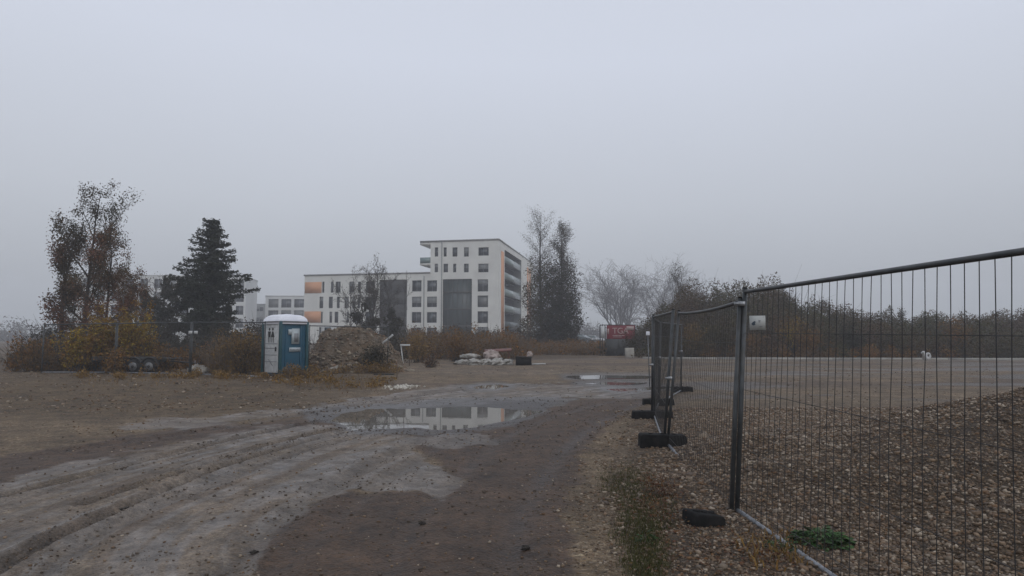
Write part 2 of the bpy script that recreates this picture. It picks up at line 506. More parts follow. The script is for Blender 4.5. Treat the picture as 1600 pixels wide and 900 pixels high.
# leaf and stone colours
L = {}
L['russet'] = island_mat('russet leaves', [(0.12, 0.050, 0.034), (0.19, 0.085, 0.060), (0.08, 0.045, 0.026), (0.24, 0.13, 0.09), (0.09, 0.06, 0.03)], big=(0.5, (0.07, 0.055, 0.026)))
L['olive'] = island_mat('olive leaves', [(0.035, 0.032, 0.014), (0.06, 0.048, 0.020), (0.045, 0.048, 0.018), (0.028, 0.024, 0.014)], big=(0.6, (0.055, 0.035, 0.02)))
L['conifer'] = island_mat('conifer needles', [(0.022, 0.030, 0.018), (0.032, 0.038, 0.022), (0.018, 0.024, 0.016), (0.040, 0.040, 0.024)])
L['dark'] = island_mat('dark leaves', [(0.022, 0.026, 0.016), (0.035, 0.035, 0.018), (0.026, 0.022, 0.015), (0.045, 0.040, 0.02)], big=(0.35, (0.045, 0.036, 0.022)))
L['yellow'] = island_mat('yellow leaves', [(0.36, 0.25, 0.022), (0.22, 0.16, 0.018), (0.24, 0.105, 0.018), (0.15, 0.12, 0.018), (0.40, 0.28, 0.03)], big=(0.8, (0.17, 0.085, 0.02)))
L['orangebrown'] = island_mat('orange brown weeds', tone=(0.90, 0.84, 0.74), cols=[(0.26, 0.115, 0.022), (0.14, 0.068, 0.020), (0.32, 0.155, 0.030), (0.09, 0.055, 0.020), (0.20, 0.135, 0.030)], big=(0.5, (0.12, 0.072, 0.024)))
L['dry'] = island_mat('dry weeds', tone=(0.88, 0.83, 0.74), cols=[(0.25, 0.145, 0.042), (0.14, 0.082, 0.028), (0.30, 0.19, 0.06), (0.11, 0.085, 0.028)])
L['thicket'] = island_mat('thicket leaves', [(0.062, 0.060, 0.022), (0.078, 0.064, 0.026), (0.042, 0.046, 0.018), (0.092, 0.064, 0.025), (0.062, 0.070, 0.024)], big=(0.20, (0.085, 0.052, 0.028)))
L['poplar'] = island_mat('poplar leaves', [(0.050, 0.042, 0.022), (0.035, 0.035, 0.018), (0.080, 0.052, 0.026), (0.045, 0.030, 0.020)])
L['green'] = island_mat('green weed leaves', [(0.020, 0.060, 0.014), (0.030, 0.085, 0.018), (0.045, 0.10, 0.024), (0.016, 0.042, 0.012)], rough=0.55)
L['grass'] = island_mat('grass blades', [(0.040, 0.052, 0.014), (0.060, 0.065, 0.018), (0.085, 0.075, 0.026), (0.030, 0.040, 0.012)])
L['litter'] = island_mat('fallen leaves', [(0.12, 0.045, 0.020), (0.075, 0.030, 0.015), (0.17, 0.085, 0.035), (0.05, 0.028, 0.016), (0.20, 0.12, 0.05)])
L['stone'] = island_mat('gravel stones', tone=(0.97, 0.89, 0.78), cols=[(0.10, 0.075, 0.055), (0.22, 0.165, 0.115), (0.055, 0.042, 0.033), (0.17, 0.105, 0.06), (0.27, 0.23, 0.185), (0.07, 0.055, 0.045), (0.13, 0.095, 0.07), (0.40, 0.36, 0.31), (0.055, 0.042, 0.034), (0.18, 0.13, 0.09), (0.09, 0.068, 0.05)], rough=0.6)
L['crumb'] = island_mat('mud crumbs', [(0.075, 0.058, 0.05), (0.10, 0.08, 0.07), (0.13, 0.11, 0.095), (0.055, 0.043, 0.037), (0.16, 0.14, 0.12)], rough=0.75)
L['rubble'] = island_mat('rubble', [(0.16, 0.125, 0.095), (0.26, 0.23, 0.19), (0.09, 0.08, 0.07), (0.20, 0.13, 0.09), (0.34, 0.31, 0.27)], rough=0.85)

# ------------------------------------------------------------------ ground
def ground_material():
    m, n, l, p = nmat('yard ground')
    tc = n.new('ShaderNodeTexCoord')
    def noise(s, d=6, r=0.6, vec=None):
        k = n.new('ShaderNodeTexNoise'); k.inputs['Scale'].default_value = s; k.inputs['Detail'].default_value = d; k.inputs['Roughness'].default_value = r
        l.new(vec or tc.outputs['Object'], k.inputs['Vector']); return k.outputs['Fac']
    def ramp(fac, stops):
        k = n.new('ShaderNodeValToRGB'); l.new(fac, k.inputs[0])
        el = k.color_ramp.elements
        el[0].position, el[0].color = stops[0][0], rgba(stops[0][1]); el[1].position, el[1].color = stops[-1][0], rgba(stops[-1][1])
        for s, c in stops[1:-1]:
            q = el.new(s); q.color = rgba(c)
        return k.outputs[0]
    def mix(f, a, b):
        k = n.new('ShaderNodeMix'); k.data_type = 'RGBA'
        l.new(f, k.inputs['Factor']); l.new(a, k.inputs['A']); l.new(b, k.inputs['B']); return k.outputs['Result']
    def fmix(f, a, b):
        k = n.new('ShaderNodeMix'); k.data_type = 'FLOAT'
        l.new(f, k.inputs['Factor'])
        for s, v in (('A', a), ('B', b)):
            if isinstance(v, (int, float)): k.inputs[s].default_value = v
            else: l.new(v, k.inputs[s])
        return k.outputs['Result']
    def mr(f, a, b, c=0.0, d=1.0):
        k = n.new('ShaderNodeMapRange'); l.new(f, k.inputs['Value'])
        k.inputs['From Min'].default_value = a; k.inputs['From Max'].default_value = b
        k.inputs['To Min'].default_value = c; k.inputs['To Max'].default_value = d; return k.outputs[0]
    def mth(op, a, b):
        k = n.new('ShaderNodeMath'); k.operation = op
        for i, v in enumerate((a, b)):
            if isinstance(v, (int, float)): k.inputs[i].default_value = v
            else: l.new(v, k.inputs[i])
        return k.outputs[0]
    z1 = n.new('ShaderNodeAttribute'); z1.attribute_name = 'zone_a'
    z2 = n.new('ShaderNodeAttribute'); z2.attribute_name = 'zone_b'
    s1 = n.new('ShaderNodeSeparateColor'); l.new(z1.outputs['Color'], s1.inputs[0])
    s2 = n.new('ShaderNodeSeparateColor'); l.new(z2.outputs['Color'], s2.inputs[0])
    slick, mud, coarse = s1.outputs[0], s1.outputs[1], s1.outputs[2]
    veg, bank, wet = s2.outputs[0], s2.outputs[1], s2.outputs[2]
    fine, mid, big = noise(34), noise(7), noise(0.9)
    # fine sandy gravel everywhere
    vor = n.new('ShaderNodeTexVoronoi'); vor.inputs['Scale'].default_value = 34
    l.new(tc.outputs['Object'], vor.inputs['Vector'])
    vsep = n.new('ShaderNodeSeparateColor'); l.new(vor.outputs['Color'], vsep.inputs[0])
    stones = ramp(vsep.outputs[0], [(0, (0.07, 0.056, 0.045)), (0.3, (0.15, 0.118, 0.09)), (0.6, (0.21, 0.165, 0.125)), (0.82, (0.12, 0.10, 0.085)), (1, (0.40, 0.36, 0.31))])
    sand = ramp(big, [(0.3, (0.105, 0.078, 0.054)), (0.45, (0.195, 0.155, 0.115)), (0.58, (0.14, 0.105, 0.075)), (0.7, (0.20, 0.158, 0.118))])
    base = mix(mr(mid, 0.35, 0.6, 0.25, 0.75), sand, stones)
    col = mix(coarse, base, ramp(fine, [(0.3, (0.035, 0.026, 0.02)), (0.7, (0.10, 0.075, 0.055))]))
    mudc = ramp(mid, [(0.3, (0.040, 0.026, 0.019)), (0.55, (0.080, 0.052, 0.037)), (0.75, (0.055, 0.035, 0.026))])
    mudc = mix(mr(fine, 0.58, 0.68, 0, 0.5), mudc, ramp(big, [(0.3, (0.13, 0.10, 0.085)), (0.7, (0.10, 0.08, 0.07))]))
    col = mix(mud, col, mudc)
    slc = ramp(mid, [(0.3, (0.104, 0.096, 0.101)), (0.55, (0.160, 0.150, 0.158)), (0.75, (0.125, 0.116, 0.121))])
    col = mix(slick, col, slc)
    bk = ramp(mid, [(0.32, (0.040, 0.027, 0.015)), (0.46, (0.145, 0.108, 0.066)), (0.54, (0.055, 0.038, 0.022)), (0.64, (0.135, 0.10, 0.062))])
    col = mix(mth('MULTIPLY', bank, mr(fine, 0.3, 0.6, 0.4, 1.0)), col, bk)
    vg = ramp(mid, [(0.35, (0.036, 0.034, 0.014)), (0.5, (0.070, 0.050, 0.024)), (0.62, (0.085, 0.048, 0.022))])
    col = mix(mth('MULTIPLY', veg, mr(mid, 0.35, 0.6, 0.2, 1.0)), col, vg)
    wm = n.new('ShaderNodeMix'); wm.data_type = 'RGBA'; wm.blend_type = 'MULTIPLY'
    l.new(wet, wm.inputs['Factor']); l.new(col, wm.inputs['A']); wm.inputs['B'].default_value = (0.37, 0.36, 0.355, 1)
    col = wm.outputs['Result']
    spk = mth('ADD', mr(noise(70, 3, 0.7), 0.3, 0.7, 0.55, 1.35), mr(noise(18, 5, 0.65), 0.32, 0.68, -0.28, 0.28))
    spk = mth('MULTIPLY', spk, mr(noise(2.3, 6, 0.68), 0.32, 0.68, 0.58, 1.38))
    spk = mth('MULTIPLY', spk, mr(noise(0.55, 4, 0.6), 0.35, 0.65, 0.80, 1.18))
    sm = n.new('ShaderNodeVectorMath'); sm.operation = 'SCALE'
    l.new(col, sm.inputs[0]); l.new(spk, sm.inputs['Scale'])
    sv = n.new('ShaderNodeVectorMath'); sv.operation = 'MULTIPLY'
    l.new(sm.outputs[0], sv.inputs[0]); sv.inputs[1].default_value = (0.90, 0.80, 0.62)
    l.new(sv.outputs[0], p.inputs['Base Color'])
    # gloss: slick mud shines, in patches
    gl = mr(noise(3.2, 7, 0.65), 0.36, 0.62, 0.72, 0.36)
    r = fmix(slick, 0.86, gl)
    r = fmix(mth('MULTIPLY', mud, 0.55), r, 0.62)
    r = fmix(mth('MULTIPLY', wet, 0.8), r, 0.30)
    l.new(r, p.inputs['Roughness'])
    p.inputs['Specular IOR Level'].default_value = 0.45
    # relief
    vd = n.new('ShaderNodeTexVoronoi'); vd.inputs['Scale'].default_value = 34
    l.new(tc.outputs['Object'], vd.inputs['Vector'])
    amt = fmix(slick, fmix(mud, 1.0, 0.45), 0.22)
    hsum = mth('ADD', mth('MULTIPLY', mth('MULTIPLY', vd.outputs['Distance'], -1.2), amt), mth('ADD', mth('MULTIPLY', fine, 0.5), mth('MULTIPLY', mid, 0.8)))
    bp = n.new('ShaderNodeBump'); bp.inputs['Distance'].default_value = 0.024
    l.new(fmix(slick, 0.95, 0.5), bp.inputs['Strength'])
    l.new(hsum, bp.inputs['Height']); l.new(bp.outputs[0], p.inputs['Normal'])
    return m

SLICK = [
    [(-250, 830), (60, 735), (260, 694), (420, 668), (500, 660), (560, 668), (640, 680), (655, 705), (690, 730), (722, 752), (690, 778), (640, 768), (560, 764), (500, 778), (455, 812), (420, 850), (380, 905), (300, 1050), (-250, 1300)],
    [(195, 670), (250, 655), (350, 648), (470, 634), (560, 622), (660, 606), (760, 597), (900, 600), (1030, 604), (1030, 618), (900, 622), (820, 628), (700, 630), (560, 640), (420, 652), (300, 668)],
    [(600, 690), (700, 676), (790, 684), (780, 694), (680, 700)],
]
MUD = [
    [(330, 1300), (400, 860), (470, 800), (540, 766), (640, 770), (720, 752), (655, 705), (640, 678), (760, 668), (850, 640), (900, 624), (1020, 612), (1010, 632), (935, 680), (895, 740), (900, 900), (930, 1300)],
    [(-400, 780), (60, 700), (240, 675), (420, 655), (540, 640), (540, 668), (420, 672), (260, 698), (60, 745), (-400, 900)],
    [(540, 668), (560, 630), (700, 624), (860, 624), (860, 655), (700, 680), (600, 680)],
]
DARKWET = [
    [(470, 640), (560, 632), (700, 622), (780, 620), (900, 622), (880, 632), (820, 640), (700, 634), (600, 640), (540, 650), (520, 662), (480, 660)],
    [(540, 664), (700, 670), (800, 652), (860, 645), (800, 664), (700, 680), (560, 676)],
]
VEG = [
    [(945, 745), (985, 730), (1010, 760), (1040, 800), (1045, 860), (1040, 930), (1000, 930), (985, 850), (960, 790)],
    [(375, 596), (440, 586), (600, 588), (612, 602), (540, 612), (470, 612), (400, 608)], [(130, 586), (430, 584), (430, 590), (130, 594)],
    [(700, 560), (900, 552), (940, 558), (860, 562), (720, 566)],
]
def zone(u, v, x, y, polys, soft, seed, jag=18):
    out = np.zeros(x.shape)
    sc_ = np.clip((v - 522) / 160.0, 0.05, 1.5)
    nx = (0.6 * fbm(x * 1.1, y * 1.1, 5, seed) + 0.4 * fbm(x * 4.5, y * 4.5, 4, seed + 7) - 0.5) * jag * 2
    for p in polys:
        sd = sdf_poly(u, v * 2.2, [(a, b * 2.2) for a, b in p])
        out = np.maximum(out, sstep(soft, -soft, (sd + nx * sc_) / np.maximum(sc_, 0.3)))
    return out

def make_ground():
    a = np.radians(np.concatenate([np.arange(-180, -50, 4.0), np.arange(-50, -42, 1.0), np.arange(-42, 44, 0.17), np.arange(44, 52, 1.0), np.arange(52, 180, 4.0)]))
    r = [0.4]
    while r[-1] < 398:
        k = r[-1]
        r.append(k * (1.12 if k < 2.6 else 1.0042 if k < 22 else 1.008 if k < 60 else 1.05))
    r = np.array(r)
    A, R_ = np.meshgrid(a, r)
    X = R_ * np.sin(A); Y = R_ * np.cos(A)
    x, y = X.ravel(), Y.ravel()
    h = height(x, y)
    V = np.stack([x, y, h], 1)
    nr, na = X.shape
    i = np.arange(nr - 1)[:, None] * na; j = np.arange(na)[None, :]; j2 = (j + 1) % na
    F = np.stack([i + j, i + na + j, i + na + j2, i + j2], -1).reshape(-1, 4)[:, ::-1]
    V = np.concatenate([V, [[0, 0, H(0, 0)]]])
    mb = MB(); mb.add(V, F)
    jj = np.arange(na)
    mb.f.append((np.stack([np.full(na, len(V) - 1), jj, (jj + 1) % na], -1)[:, ::-1], 0))
    g = mb.build('ground', ground_material(), smooth=True)
    # zones of the surface: what it is made of
    x, y = V[:, 0], V[:, 1]
    u, v = flatpix(x, y)
    u = np.clip(u, -3000, 4600)
    slick = zone(u, v, x, y, SLICK, 4, 101, jag=34)
    mud = zone(u, v, x, y, MUD, 8, 111, jag=34)
    coarse = np.maximum(sstep(930, 1060, u + (fbm(x, y, 3, 5) - 0.5) * 90) * sstep(625, 690, v + (fbm(x, y, 3, 8) - .5) * 60), sstep(1.1, 0.9, np.hypot((x - PX0) / 4.6, (y - PY0) / 3.9)))
    veg = zone(u, v, x, y, VEG, 14, 121)
    bank = sstep(640, 400, u) * sstep(666, 636, v + (fbm(x, y, 3, 6) - 0.5) * 20)
    wet = zone(u, v, x, y, DARKWET, 8, 131)
    sd = pud_sdf(x, y)
    wet = np.maximum(wet, sstep(22, 4, sd))
    # ruts hold wet, darker mud; streaks run along the tracks
    streak_pts = smooth_line([(-200, 1040), (-20, 870), (210, 770), (430, 700), (600, 660), (800, 622), (1010, 600), (1250, 588)])
    dd, s, side = dist_line(x, y, streak_pts)
    st = fbm(dd * side * 5.5, s * 0.35, 4, 61)
    st2 = fbm(dd * side * 13.0, s * 0.7, 4, 67)
    near = sstep(3.4, 1.2, dd)
    rutm = np.zeros(x.shape)
    for k, (pts, dep, w) in enumerate(RUTS):
        d2, s2, _ = dist_line(x, y, pts)
        rutm = np.maximum(rutm, np.exp(-(d2 / (w * 1.1)) ** 2) * min(1, dep / 0.04) * (0.45 + 0.6 * vnoise(s2 * 1.3, s2 * 0, 71 + k)))
    wet = np.clip(np.maximum(wet, rutm * 0.9), 0, 1)
    slick = slick * np.clip(1 - rutm * 0.9, 0, 1)
    slick = slick * (1 - near * sstep(0.56, 0.70, st) * 0.5)
    slick = slick * (1 - near * sstep(0.48, 0.64, st2) * 0.45)
    slick = slick * (0.72 + 0.28 * sstep(0.32, 0.55, fbm(x * 0.8, y * 0.8, 4, 91)))
    mud = np.maximum(mud, near * sstep(0.58, 0.70, st) * 0.6)
    mud = np.maximum(mud, rutm * 0.8)
    yard = sstep(612, 596, v) * sstep(17, 22, y)
    pat = fbm(x * 0.11, y * 0.42, 5, 201)
    mud = np.maximum(mud, yard * sstep(0.50, 0.62, pat) * 0.75)
    slick = np.maximum(slick, yard * sstep(0.54, 0.64, fbm(x * 0.09 + 7, y * 0.5, 4, 207)) * 0.2)
    yr = sstep(1000, 1120, u) * sstep(640, 615, v)
    wet = np.maximum(wet, yr * sstep(0.52, 0.62, fbm(x * 0.2, y * 0.7, 4, 211)) * 0.8)
    for nm, (a_, b_, c_) in (('zone_a', (slick, mud, coarse)), ('zone_b', (veg, bank, wet))):
        at = g.data.color_attributes.new(nm, 'FLOAT_COLOR', 'POINT')
        at.data.foreach_set('color', np.stack([a_, b_, c_, np.ones(len(x))], 1).astype(np.float32).ravel())
    tag(g, kind='structure')
    return g
make_ground()

# water
def water_mat():
    m, n, l, p = nmat('puddle water')
    p.inputs['Base Color'].default_value = (0.13, 0.115, 0.095, 1)
    p.inputs['Roughness'].default_value = 0.015
    p.inputs['IOR'].default_value = 1.36
    tc = n.new('ShaderNodeTexCoord')
    nz = n.new('ShaderNodeTexNoise'); nz.inputs['Scale'].default_value = 3.0; nz.inputs['Detail'].default_value = 2
    l.new(tc.outputs['Object'], nz.inputs['Vector'])
    b = n.new('ShaderNodeBump'); b.inputs['Distance'].default_value = 0.0006; b.inputs['Strength'].default_value = 0.6
    l.new(nz.outputs['Fac'], b.inputs['Height']); l.new(b.outputs[0], p.inputs['Normal'])
    return m
WM = water_mat()
for p_, lev_ in zip(PUDDLES, PUD_LEVEL):
    c = np.mean(np.array(p_), 0)
    k = 1.10
    pts = [G(c[0] + (a - c[0]) * k + (6 if a > c[0] else -6), c[1] + (b - c[1]) * k + (1.6 if b > c[1] else -1.6)) * [1, 1, 0] + [0, 0, lev_] for a, b in p_]
    mb = MB()
    o0 = np.mean(pts, 0)
    mb.add([o0] + pts, [(0, 1 + i, 1 + (i + 1) % len(pts)) for i in range(len(pts))])
    w = mb.build('puddle', WM, origin=o0); tag(w, kind='structure')

# kerb along the far edge of the yard
kl = [G(1004, 561), G(1120, 561.5), G(1300, 562), G(1480, 562.5), G(1640, 563)]
mb = MB()
for a, b in zip(kl[:-1], kl[1:]):
    d = (b - a) / np.linalg.norm(b - a); nrm = np.array([-d[1], d[0], 0])
    mb.box(((a + b) / 2) + np.array([0, 0, 0.03]), (np.linalg.norm(b - a) / 2 - 0.003, 0.09, 0.10), [d, nrm, [0, 0, 1]])
kb = mb.build('kerb', M['kerb'], origin=kl[0]); tag(kb, kind='structure')

# ------------------------------------------------------------------ haze
mh = bpy.data.materials.new('haze'); mh.use_nodes = True
hn, hl = mh.node_tree.nodes, mh.node_tree.links
hn.clear()
ho = hn.new('ShaderNodeOutputMaterial'); hv = hn.new('ShaderNodeVolumePrincipled')
hv.inputs['Color'].default_value = (0.93, 0.95, 1.0, 1)
hv.inputs['Density'].default_value = HAZE_DENSITY
hv.inputs['Anisotropy'].default_value = 0.0
hl.new(hv.outputs[0], ho.inputs['Volume'])
mb = MB(); mb.bx(-405, 405, -405, 405, -1.6, 34)
hz = mb.build('haze', mh); tag(hz, kind='stuff')
hz.display_type = 'BOUNDS'

# ------------------------------------------------------------------ buildings
def holes_wall(mb, O, U, u0, u1, z0, z1, holes, depth=0.22, m=0, inward=None, mr=None):
    """a facade sheet with real openings and reveals. O: origin on plane, U: unit direction"""
    us = sorted({u0, u1} | {h[0] for h in holes} | {h[1] for h in holes}); us = [u for u in us if u0 <= u <= u1]
    zs = sorted({z0, z1} | {h[2] for h in holes} | {h[3] for h in holes}); zs = [z for z in zs if z0 <= z <= z1]
    pt = lambda u, z, d=0.0: O + U * u + np.array([0, 0, z]) + inward * d
    for a, b in zip(us[:-1], us[1:]):
        for c, d in zip(zs[:-1], zs[1:]):
            mu, mz = (a + b) / 2, (c + d) / 2
            if any(h[0] < mu < h[1] and h[2] < mz < h[3] for h in holes): continue
            mb.add([pt(a, c), pt(b, c), pt(b, d), pt(a, d)], [(0, 1, 2, 3)], m)
    for a, b, c, d in holes:
        for q in (((a, c), (b, c)), ((b, c), (b, d)), ((b, d), (a, d)), ((a, d), (a, c))):
            (p, q_), (r, s) = q
            mb.add([pt(p, q_), pt(r, s), pt(r, s, depth), pt(p, q_, depth)], [(0, 1, 2, 3)], m if mr is None else mr)

def window(parent, O, U, inward, a, b, c, d, mull=1, depth=0.22, fw=0.07, glass='glass'):
    pt = lambda u, z, k=0.0: O + U * u + np.array([0, 0, z]) + inward * k
    ax = [U, inward, np.array([0, 0, 1.0])]
    f = MB()
    def bar(u0, u1, z0, z1):
        f.box(pt((u0 + u1) / 2, (z0 + z1) / 2, depth - 0.05), ((u1 - u0) / 2, 0.035, (z1 - z0) / 2), ax)
    bar(a, b, c, c + fw); bar(a, b, d - fw, d); bar(a, a + fw, c + fw, d - fw); bar(b - fw, b, c + fw, d - fw)
    for k in range(1, mull):
        u = a + (b - a) * k / mull; bar(u - fw / 2, u + fw / 2, c + fw, d - fw)
    fo = f.build('window', M['frame'], parent)
    g = MB()
    g.box(pt((a + b) / 2, (c + d) / 2, depth), ((b - a) / 2 - 0.003, 0.012, (d - c) / 2 - 0.003), ax)
    kk = int(abs(a * 7.3 + c * 3.1)) % 7
    g.build('pane', M[glass if kk > 2 else ('glass_blind' if kk == 0 else 'glass_dim')], fo)
    if kk in (1, 4):     # lowered blind
        q = MB(); hb = (d - c) * (0.25 + 0.08 * kk); q.box(pt((a + b) / 2, d - hb / 2 - fw, depth - 0.022), ((b - a) / 2 - fw, 0.006, hb / 2), ax); q.build('blind', M['greywall'], fo)
    return fo

def cross_plane(px, py, O, U):
    """ray against the vertical plane through O along U -> (u, z)"""
    d = ray(px, py)
    nrm = np.array([-U[1], U[0], 0])
    t = (O - np.array([0, 0, 0.0])).dot(nrm) / d.dot(nrm)
    q = np.array([0, 0, EYE]) + d * t
    return (q - O).dot(U), q[2]

def main_building():
    K = P(779, 522, 115.0); K[2] = 0.0                      # the near corner
    ang = math.radians(12.0)
    U = np.array([-math.cos(ang), math.sin(ang), 0])       # along the front, to the left
    S = np.array([math.sin(math.radians(10.8)), math.cos(math.radians(10.8)), 0])   # along the side, away
    inw = np.array([math.sin(ang), math.cos(ang), 0]); sinw = np.array([-math.cos(math.radians(10.8)), math.sin(math.radians(10.8)), 0])
    root = empty('apartment_building', K, 'large white apartment block with stepped tower, orange strips and dark netting behind the poplars', 'building')
    fu = lambda px, py=470: cross_plane(px, py, K, U)[0]
    fz = lambda py, px=760: cross_plane(px, py, K, U)[1]
    zt = fz(375, 779); uL = fu(475); uT = fu(672); uTL = fu(655.5)
    zw = cross_plane(560, 429.5, K, U)[1]
    holes, wins = [], []
    def addw(x0, x1, y0, y1, mull=1):
        a, b = sorted((fu(x0), fu(x1)))
        xm = (x0 + x1) / 2
        z1, z0 = cross_plane(xm, y0, K, U)[1], cross_plane(xm, y1, K, U)[1]
        holes.append((a, b, z0, z1)); wins.append((a, b, z0, z1, mull))
    for x0, x1, ml in ((678.5, 684, 1), (692.3, 697.3, 1), (706.3, 714.2, 1), (724.4, 732, 2), (747, 763.3, 2)): addw(x0, x1, 386.5, 401 if x0 < 740 else 399.5, ml)
    for x0, x1, ml in ((678.5, 684, 1), (692.3, 699.6, 1), (707.5, 712.5, 1), (724.4, 732, 2), (747, 763, 2)): addw(x0, x1, 412, 425.5, ml)
    for y0, y1 in ((436.5, 455.5), (461.7, 480), (486.4, 505), (511, 529)):
        addw(746, 762.5, y0, y1, 2)
    for y0, y1 in ((438, 455.5), (463.5, 480), (487.5, 504.5), (512, 528)):
        addw(643.4, 658.3, y0, y1, 2); addw(667, 682.6, y0, y1, 2)
    r1 = [(502.8, 506.3), (516.3, 520.6), (523.7, 531.7), (545, 553.3), (558.6, 563.3), (571, 584.7)]
    r2 = [(499, 505), (513.4, 519.9), (526, 530.8), (538, 545), (550, 555), (558.5, 562.6), (571, 584.7)]
    r3 = [(501.6, 504.7), (515, 519.4), (523, 529), (542, 545.3), (551.5, 562), (571, 584.7)]
    for row, y0, y1 in ((r1, 440, 457.4), (r2, 463.5, 481.6), (r3, 487, 504.4), (r2, 511, 527)):
        for x0, x1 in row: addw(x0, x1, y0, y1, 2 if x1 - x0 > 7.5 else 1)
    # big openings: glazed front and netted bay
    ga, gb = sorted((fu(691.6), fu(737.2))); gz1, gz0 = fz(436, 714), 1.2
    na, nb = sorted((fu(593), fu(635.8))); nz1, nz0 = cross_plane(614, 437, K, U)[1], 1.0
    w = MB()
    allh = [h for h in holes]
    tower = [h for h in allh if h[1] < uT] + [(ga, gb, gz0, gz1)]
    wing = [h for h in allh if h[1] >= uT] + [(na, nb, nz0, nz1)]
    # hole straddling the limit of tower and wing stays whole: the walls meet above the wing roof only
    lowt = [h for h in tower if h[3] < zw] ; hight = [h for h in tower if h[3] >= zw]
    cut = [(h[0], h[1], h[2], min(h[3], zw)) for h in hight if h[2] < zw]
    holes_wall(w, K, U, 0.0, uL, -0.3, zw, lowt + cut + wing, inward=inw)
    holes_wall(w, K, U, 0.0, uT, zw, zt, [(h[0], h[1], max(h[2], zw), h[3]) for h in hight], inward=inw)
    # side face with loggias
    su = lambda px: cross_plane(px, 470, K, S)[0]
    s_a, s_b = su(788.5), su(814.5); s_end = su(830) + 3
    lh = []
    z_b = zt - 6 * 2.95; fl = (zt - z_b) / 6.0
    lh.append((s_a, s_b, z_b + 0.25, zt - 1.0))
    holes_wall(w, K, S, 0.0, s_end, -0.3, zt, lh, depth=1.6, inward=sinw, mr=1)
    # backs and roofs
    D = 13.0
    c0, c1 = K, K + U * uT
    up = lambda p, z: np.array([p[0], p[1], z])
    E1, E2 = K + S * s_end, K + S * s_end + U * uT
    w.add([up(E1, -0.3), up(E2, -0.3), up(E2, zt), up(E1, zt)], [(0, 1, 2, 3)])
    w.add([up(c1, zw), up(E2, zw), up(E2, zt), up(c1, zt)], [(0, 1, 2, 3)])
    w.add([up(E2, -0.3), up(c1 + inw * D, -0.3), up(c1 + inw * D, zw), up(E2, zw)], [(0, 1, 2, 3)])
    W0, W1 = K + U * uL, K + U * uL + inw * D
    w.add([up(W0, -0.3), up(W1, -0.3), up(W1, zw), up(W0, zw)], [(0, 1, 2, 3)])
    w.add([up(W1, -0.3), up(c1 + inw * D, -0.3), up(c1 + inw * D, zw), up(W1, zw)], [(0, 1, 2, 3)])
    w.build('wall', [M['white'], M['loggia']], root)
    # roofs with dark edge
    rf = MB()
    def slab(pts, z0, z1, m=0):
        n = len(pts)
        V = [up(p, z0) for p in pts] + [up(p, z1) for p in pts]
        rf.add(V, [tuple(range(n))[::-1], tuple(range(n, 2 * n))] + [(i, (i + 1) % n, n + (i + 1) % n, n + i) for i in range(n)], m)
    ov = 0.12
    slab([K - U * ov - inw * ov, K + U * uTL - inw * ov, K + U * uTL + inw * 6, K + U * uT + inw * 6, E2, E1], zt, zt + 0.26)
    slab([K + U * (uT + .01) - inw * ov, W0 + U * ov - inw * ov, W1 + U * ov, K + U * (uT + .01) + inw * D], zw, zw + 0.25)
    rf.build('roof', M['roofedge'], root)
    # corner terrace at the top left of the tower
    zmid = cross_plane(664, 413, K, U)[1]
    t = MB()
    zt0 = cross_plane(664, 382.5, K, U)[1]
    t.box(K + U * ((uT + uTL) / 2) + inw * 3 + np.array([0, 0, (zt + zt0) / 2 - 0.003]), ((uTL - uT) / 2, 3, (zt - zt0) / 2), [U, inw, [0, 0, 1]])
    t.build('canopy', M['white'], root)
    t = MB(); t.box(K + U * ((uT + uTL) / 2) + inw * 3 + np.array([0, 0, zmid]), ((uTL - uT) / 2, 3, 0.14), [U, inw, [0, 0, 1]])
    to = t.build('terrace', M['white'], root)
    g = MB()
    g.box(K + U * ((uT + uTL) / 2) + inw * 0.04 + np.array([0, 0, zmid + 0.70]), ((uTL - uT) / 2 - 0.02, 0.02, 0.52), [U, inw, [0, 0, 1]])
    g.box(K + U * (uTL - 0.03) + inw * 3 + np.array([0, 0, zmid + 0.70]), (0.02, 2.9, 0.52), [U, inw, [0, 0, 1]])
    g.build('glass_railing', M['glass_teal'], to)
    for a, b, c, d, ml in wins: window(root, K, U, inw, a, b, c, d, ml)
    # stairwell glazing
    q = MB(); ax = [U, inw, np.array([0, 0, 1.0])]
    pt = lambda u, z, k: K + U * u + np.array([0, 0, z]) + inw * k
    fo = MB()
    nn = 6
    for i in range(nn + 1):
        u = ga + (gb - ga) * i / nn
        fo.box(pt(min(max(u, ga + .04), gb - .04), (gz0 + gz1) / 2, 0.16), (0.035, 0.03, (gz1 - gz0) / 2 - 0.01), ax)
    for z in np.arange(gz0 + 2.6, gz1, 2.95):
        fo.box(pt((ga + gb) / 2, z, 0.165), ((gb - ga) / 2 - 0.02, 0.03, 0.16), ax)
    so = fo.build('stairwell_glazing', M['net'], root)
    q.box(pt((ga + gb) / 2, (gz0 + gz1) / 2, 0.21), ((gb - ga) / 2 - .004, 0.01, (gz1 - gz0) / 2 - .004), ax)
    q.build('pane', M['glass_teal2'], so)
    nb_ = MB()
    for i in range(5):       # hanging net, one band per storey, overlapping slightly in depth
        z0_ = nz0 + (nz1 - nz0) * i / 5; z1_ = nz0 + (nz1 - nz0) * (i + 1) / 5
        nb_.box(pt((na + nb) / 2, (z0_ + z1_) / 2, 0.10 + 0.02 * (i % 2)), ((nb - na) / 2 - .01, 0.02, (z1_ - z0_) / 2 - 0.004), ax)
    nb_.build('scaffold_netting', M['net'], root)
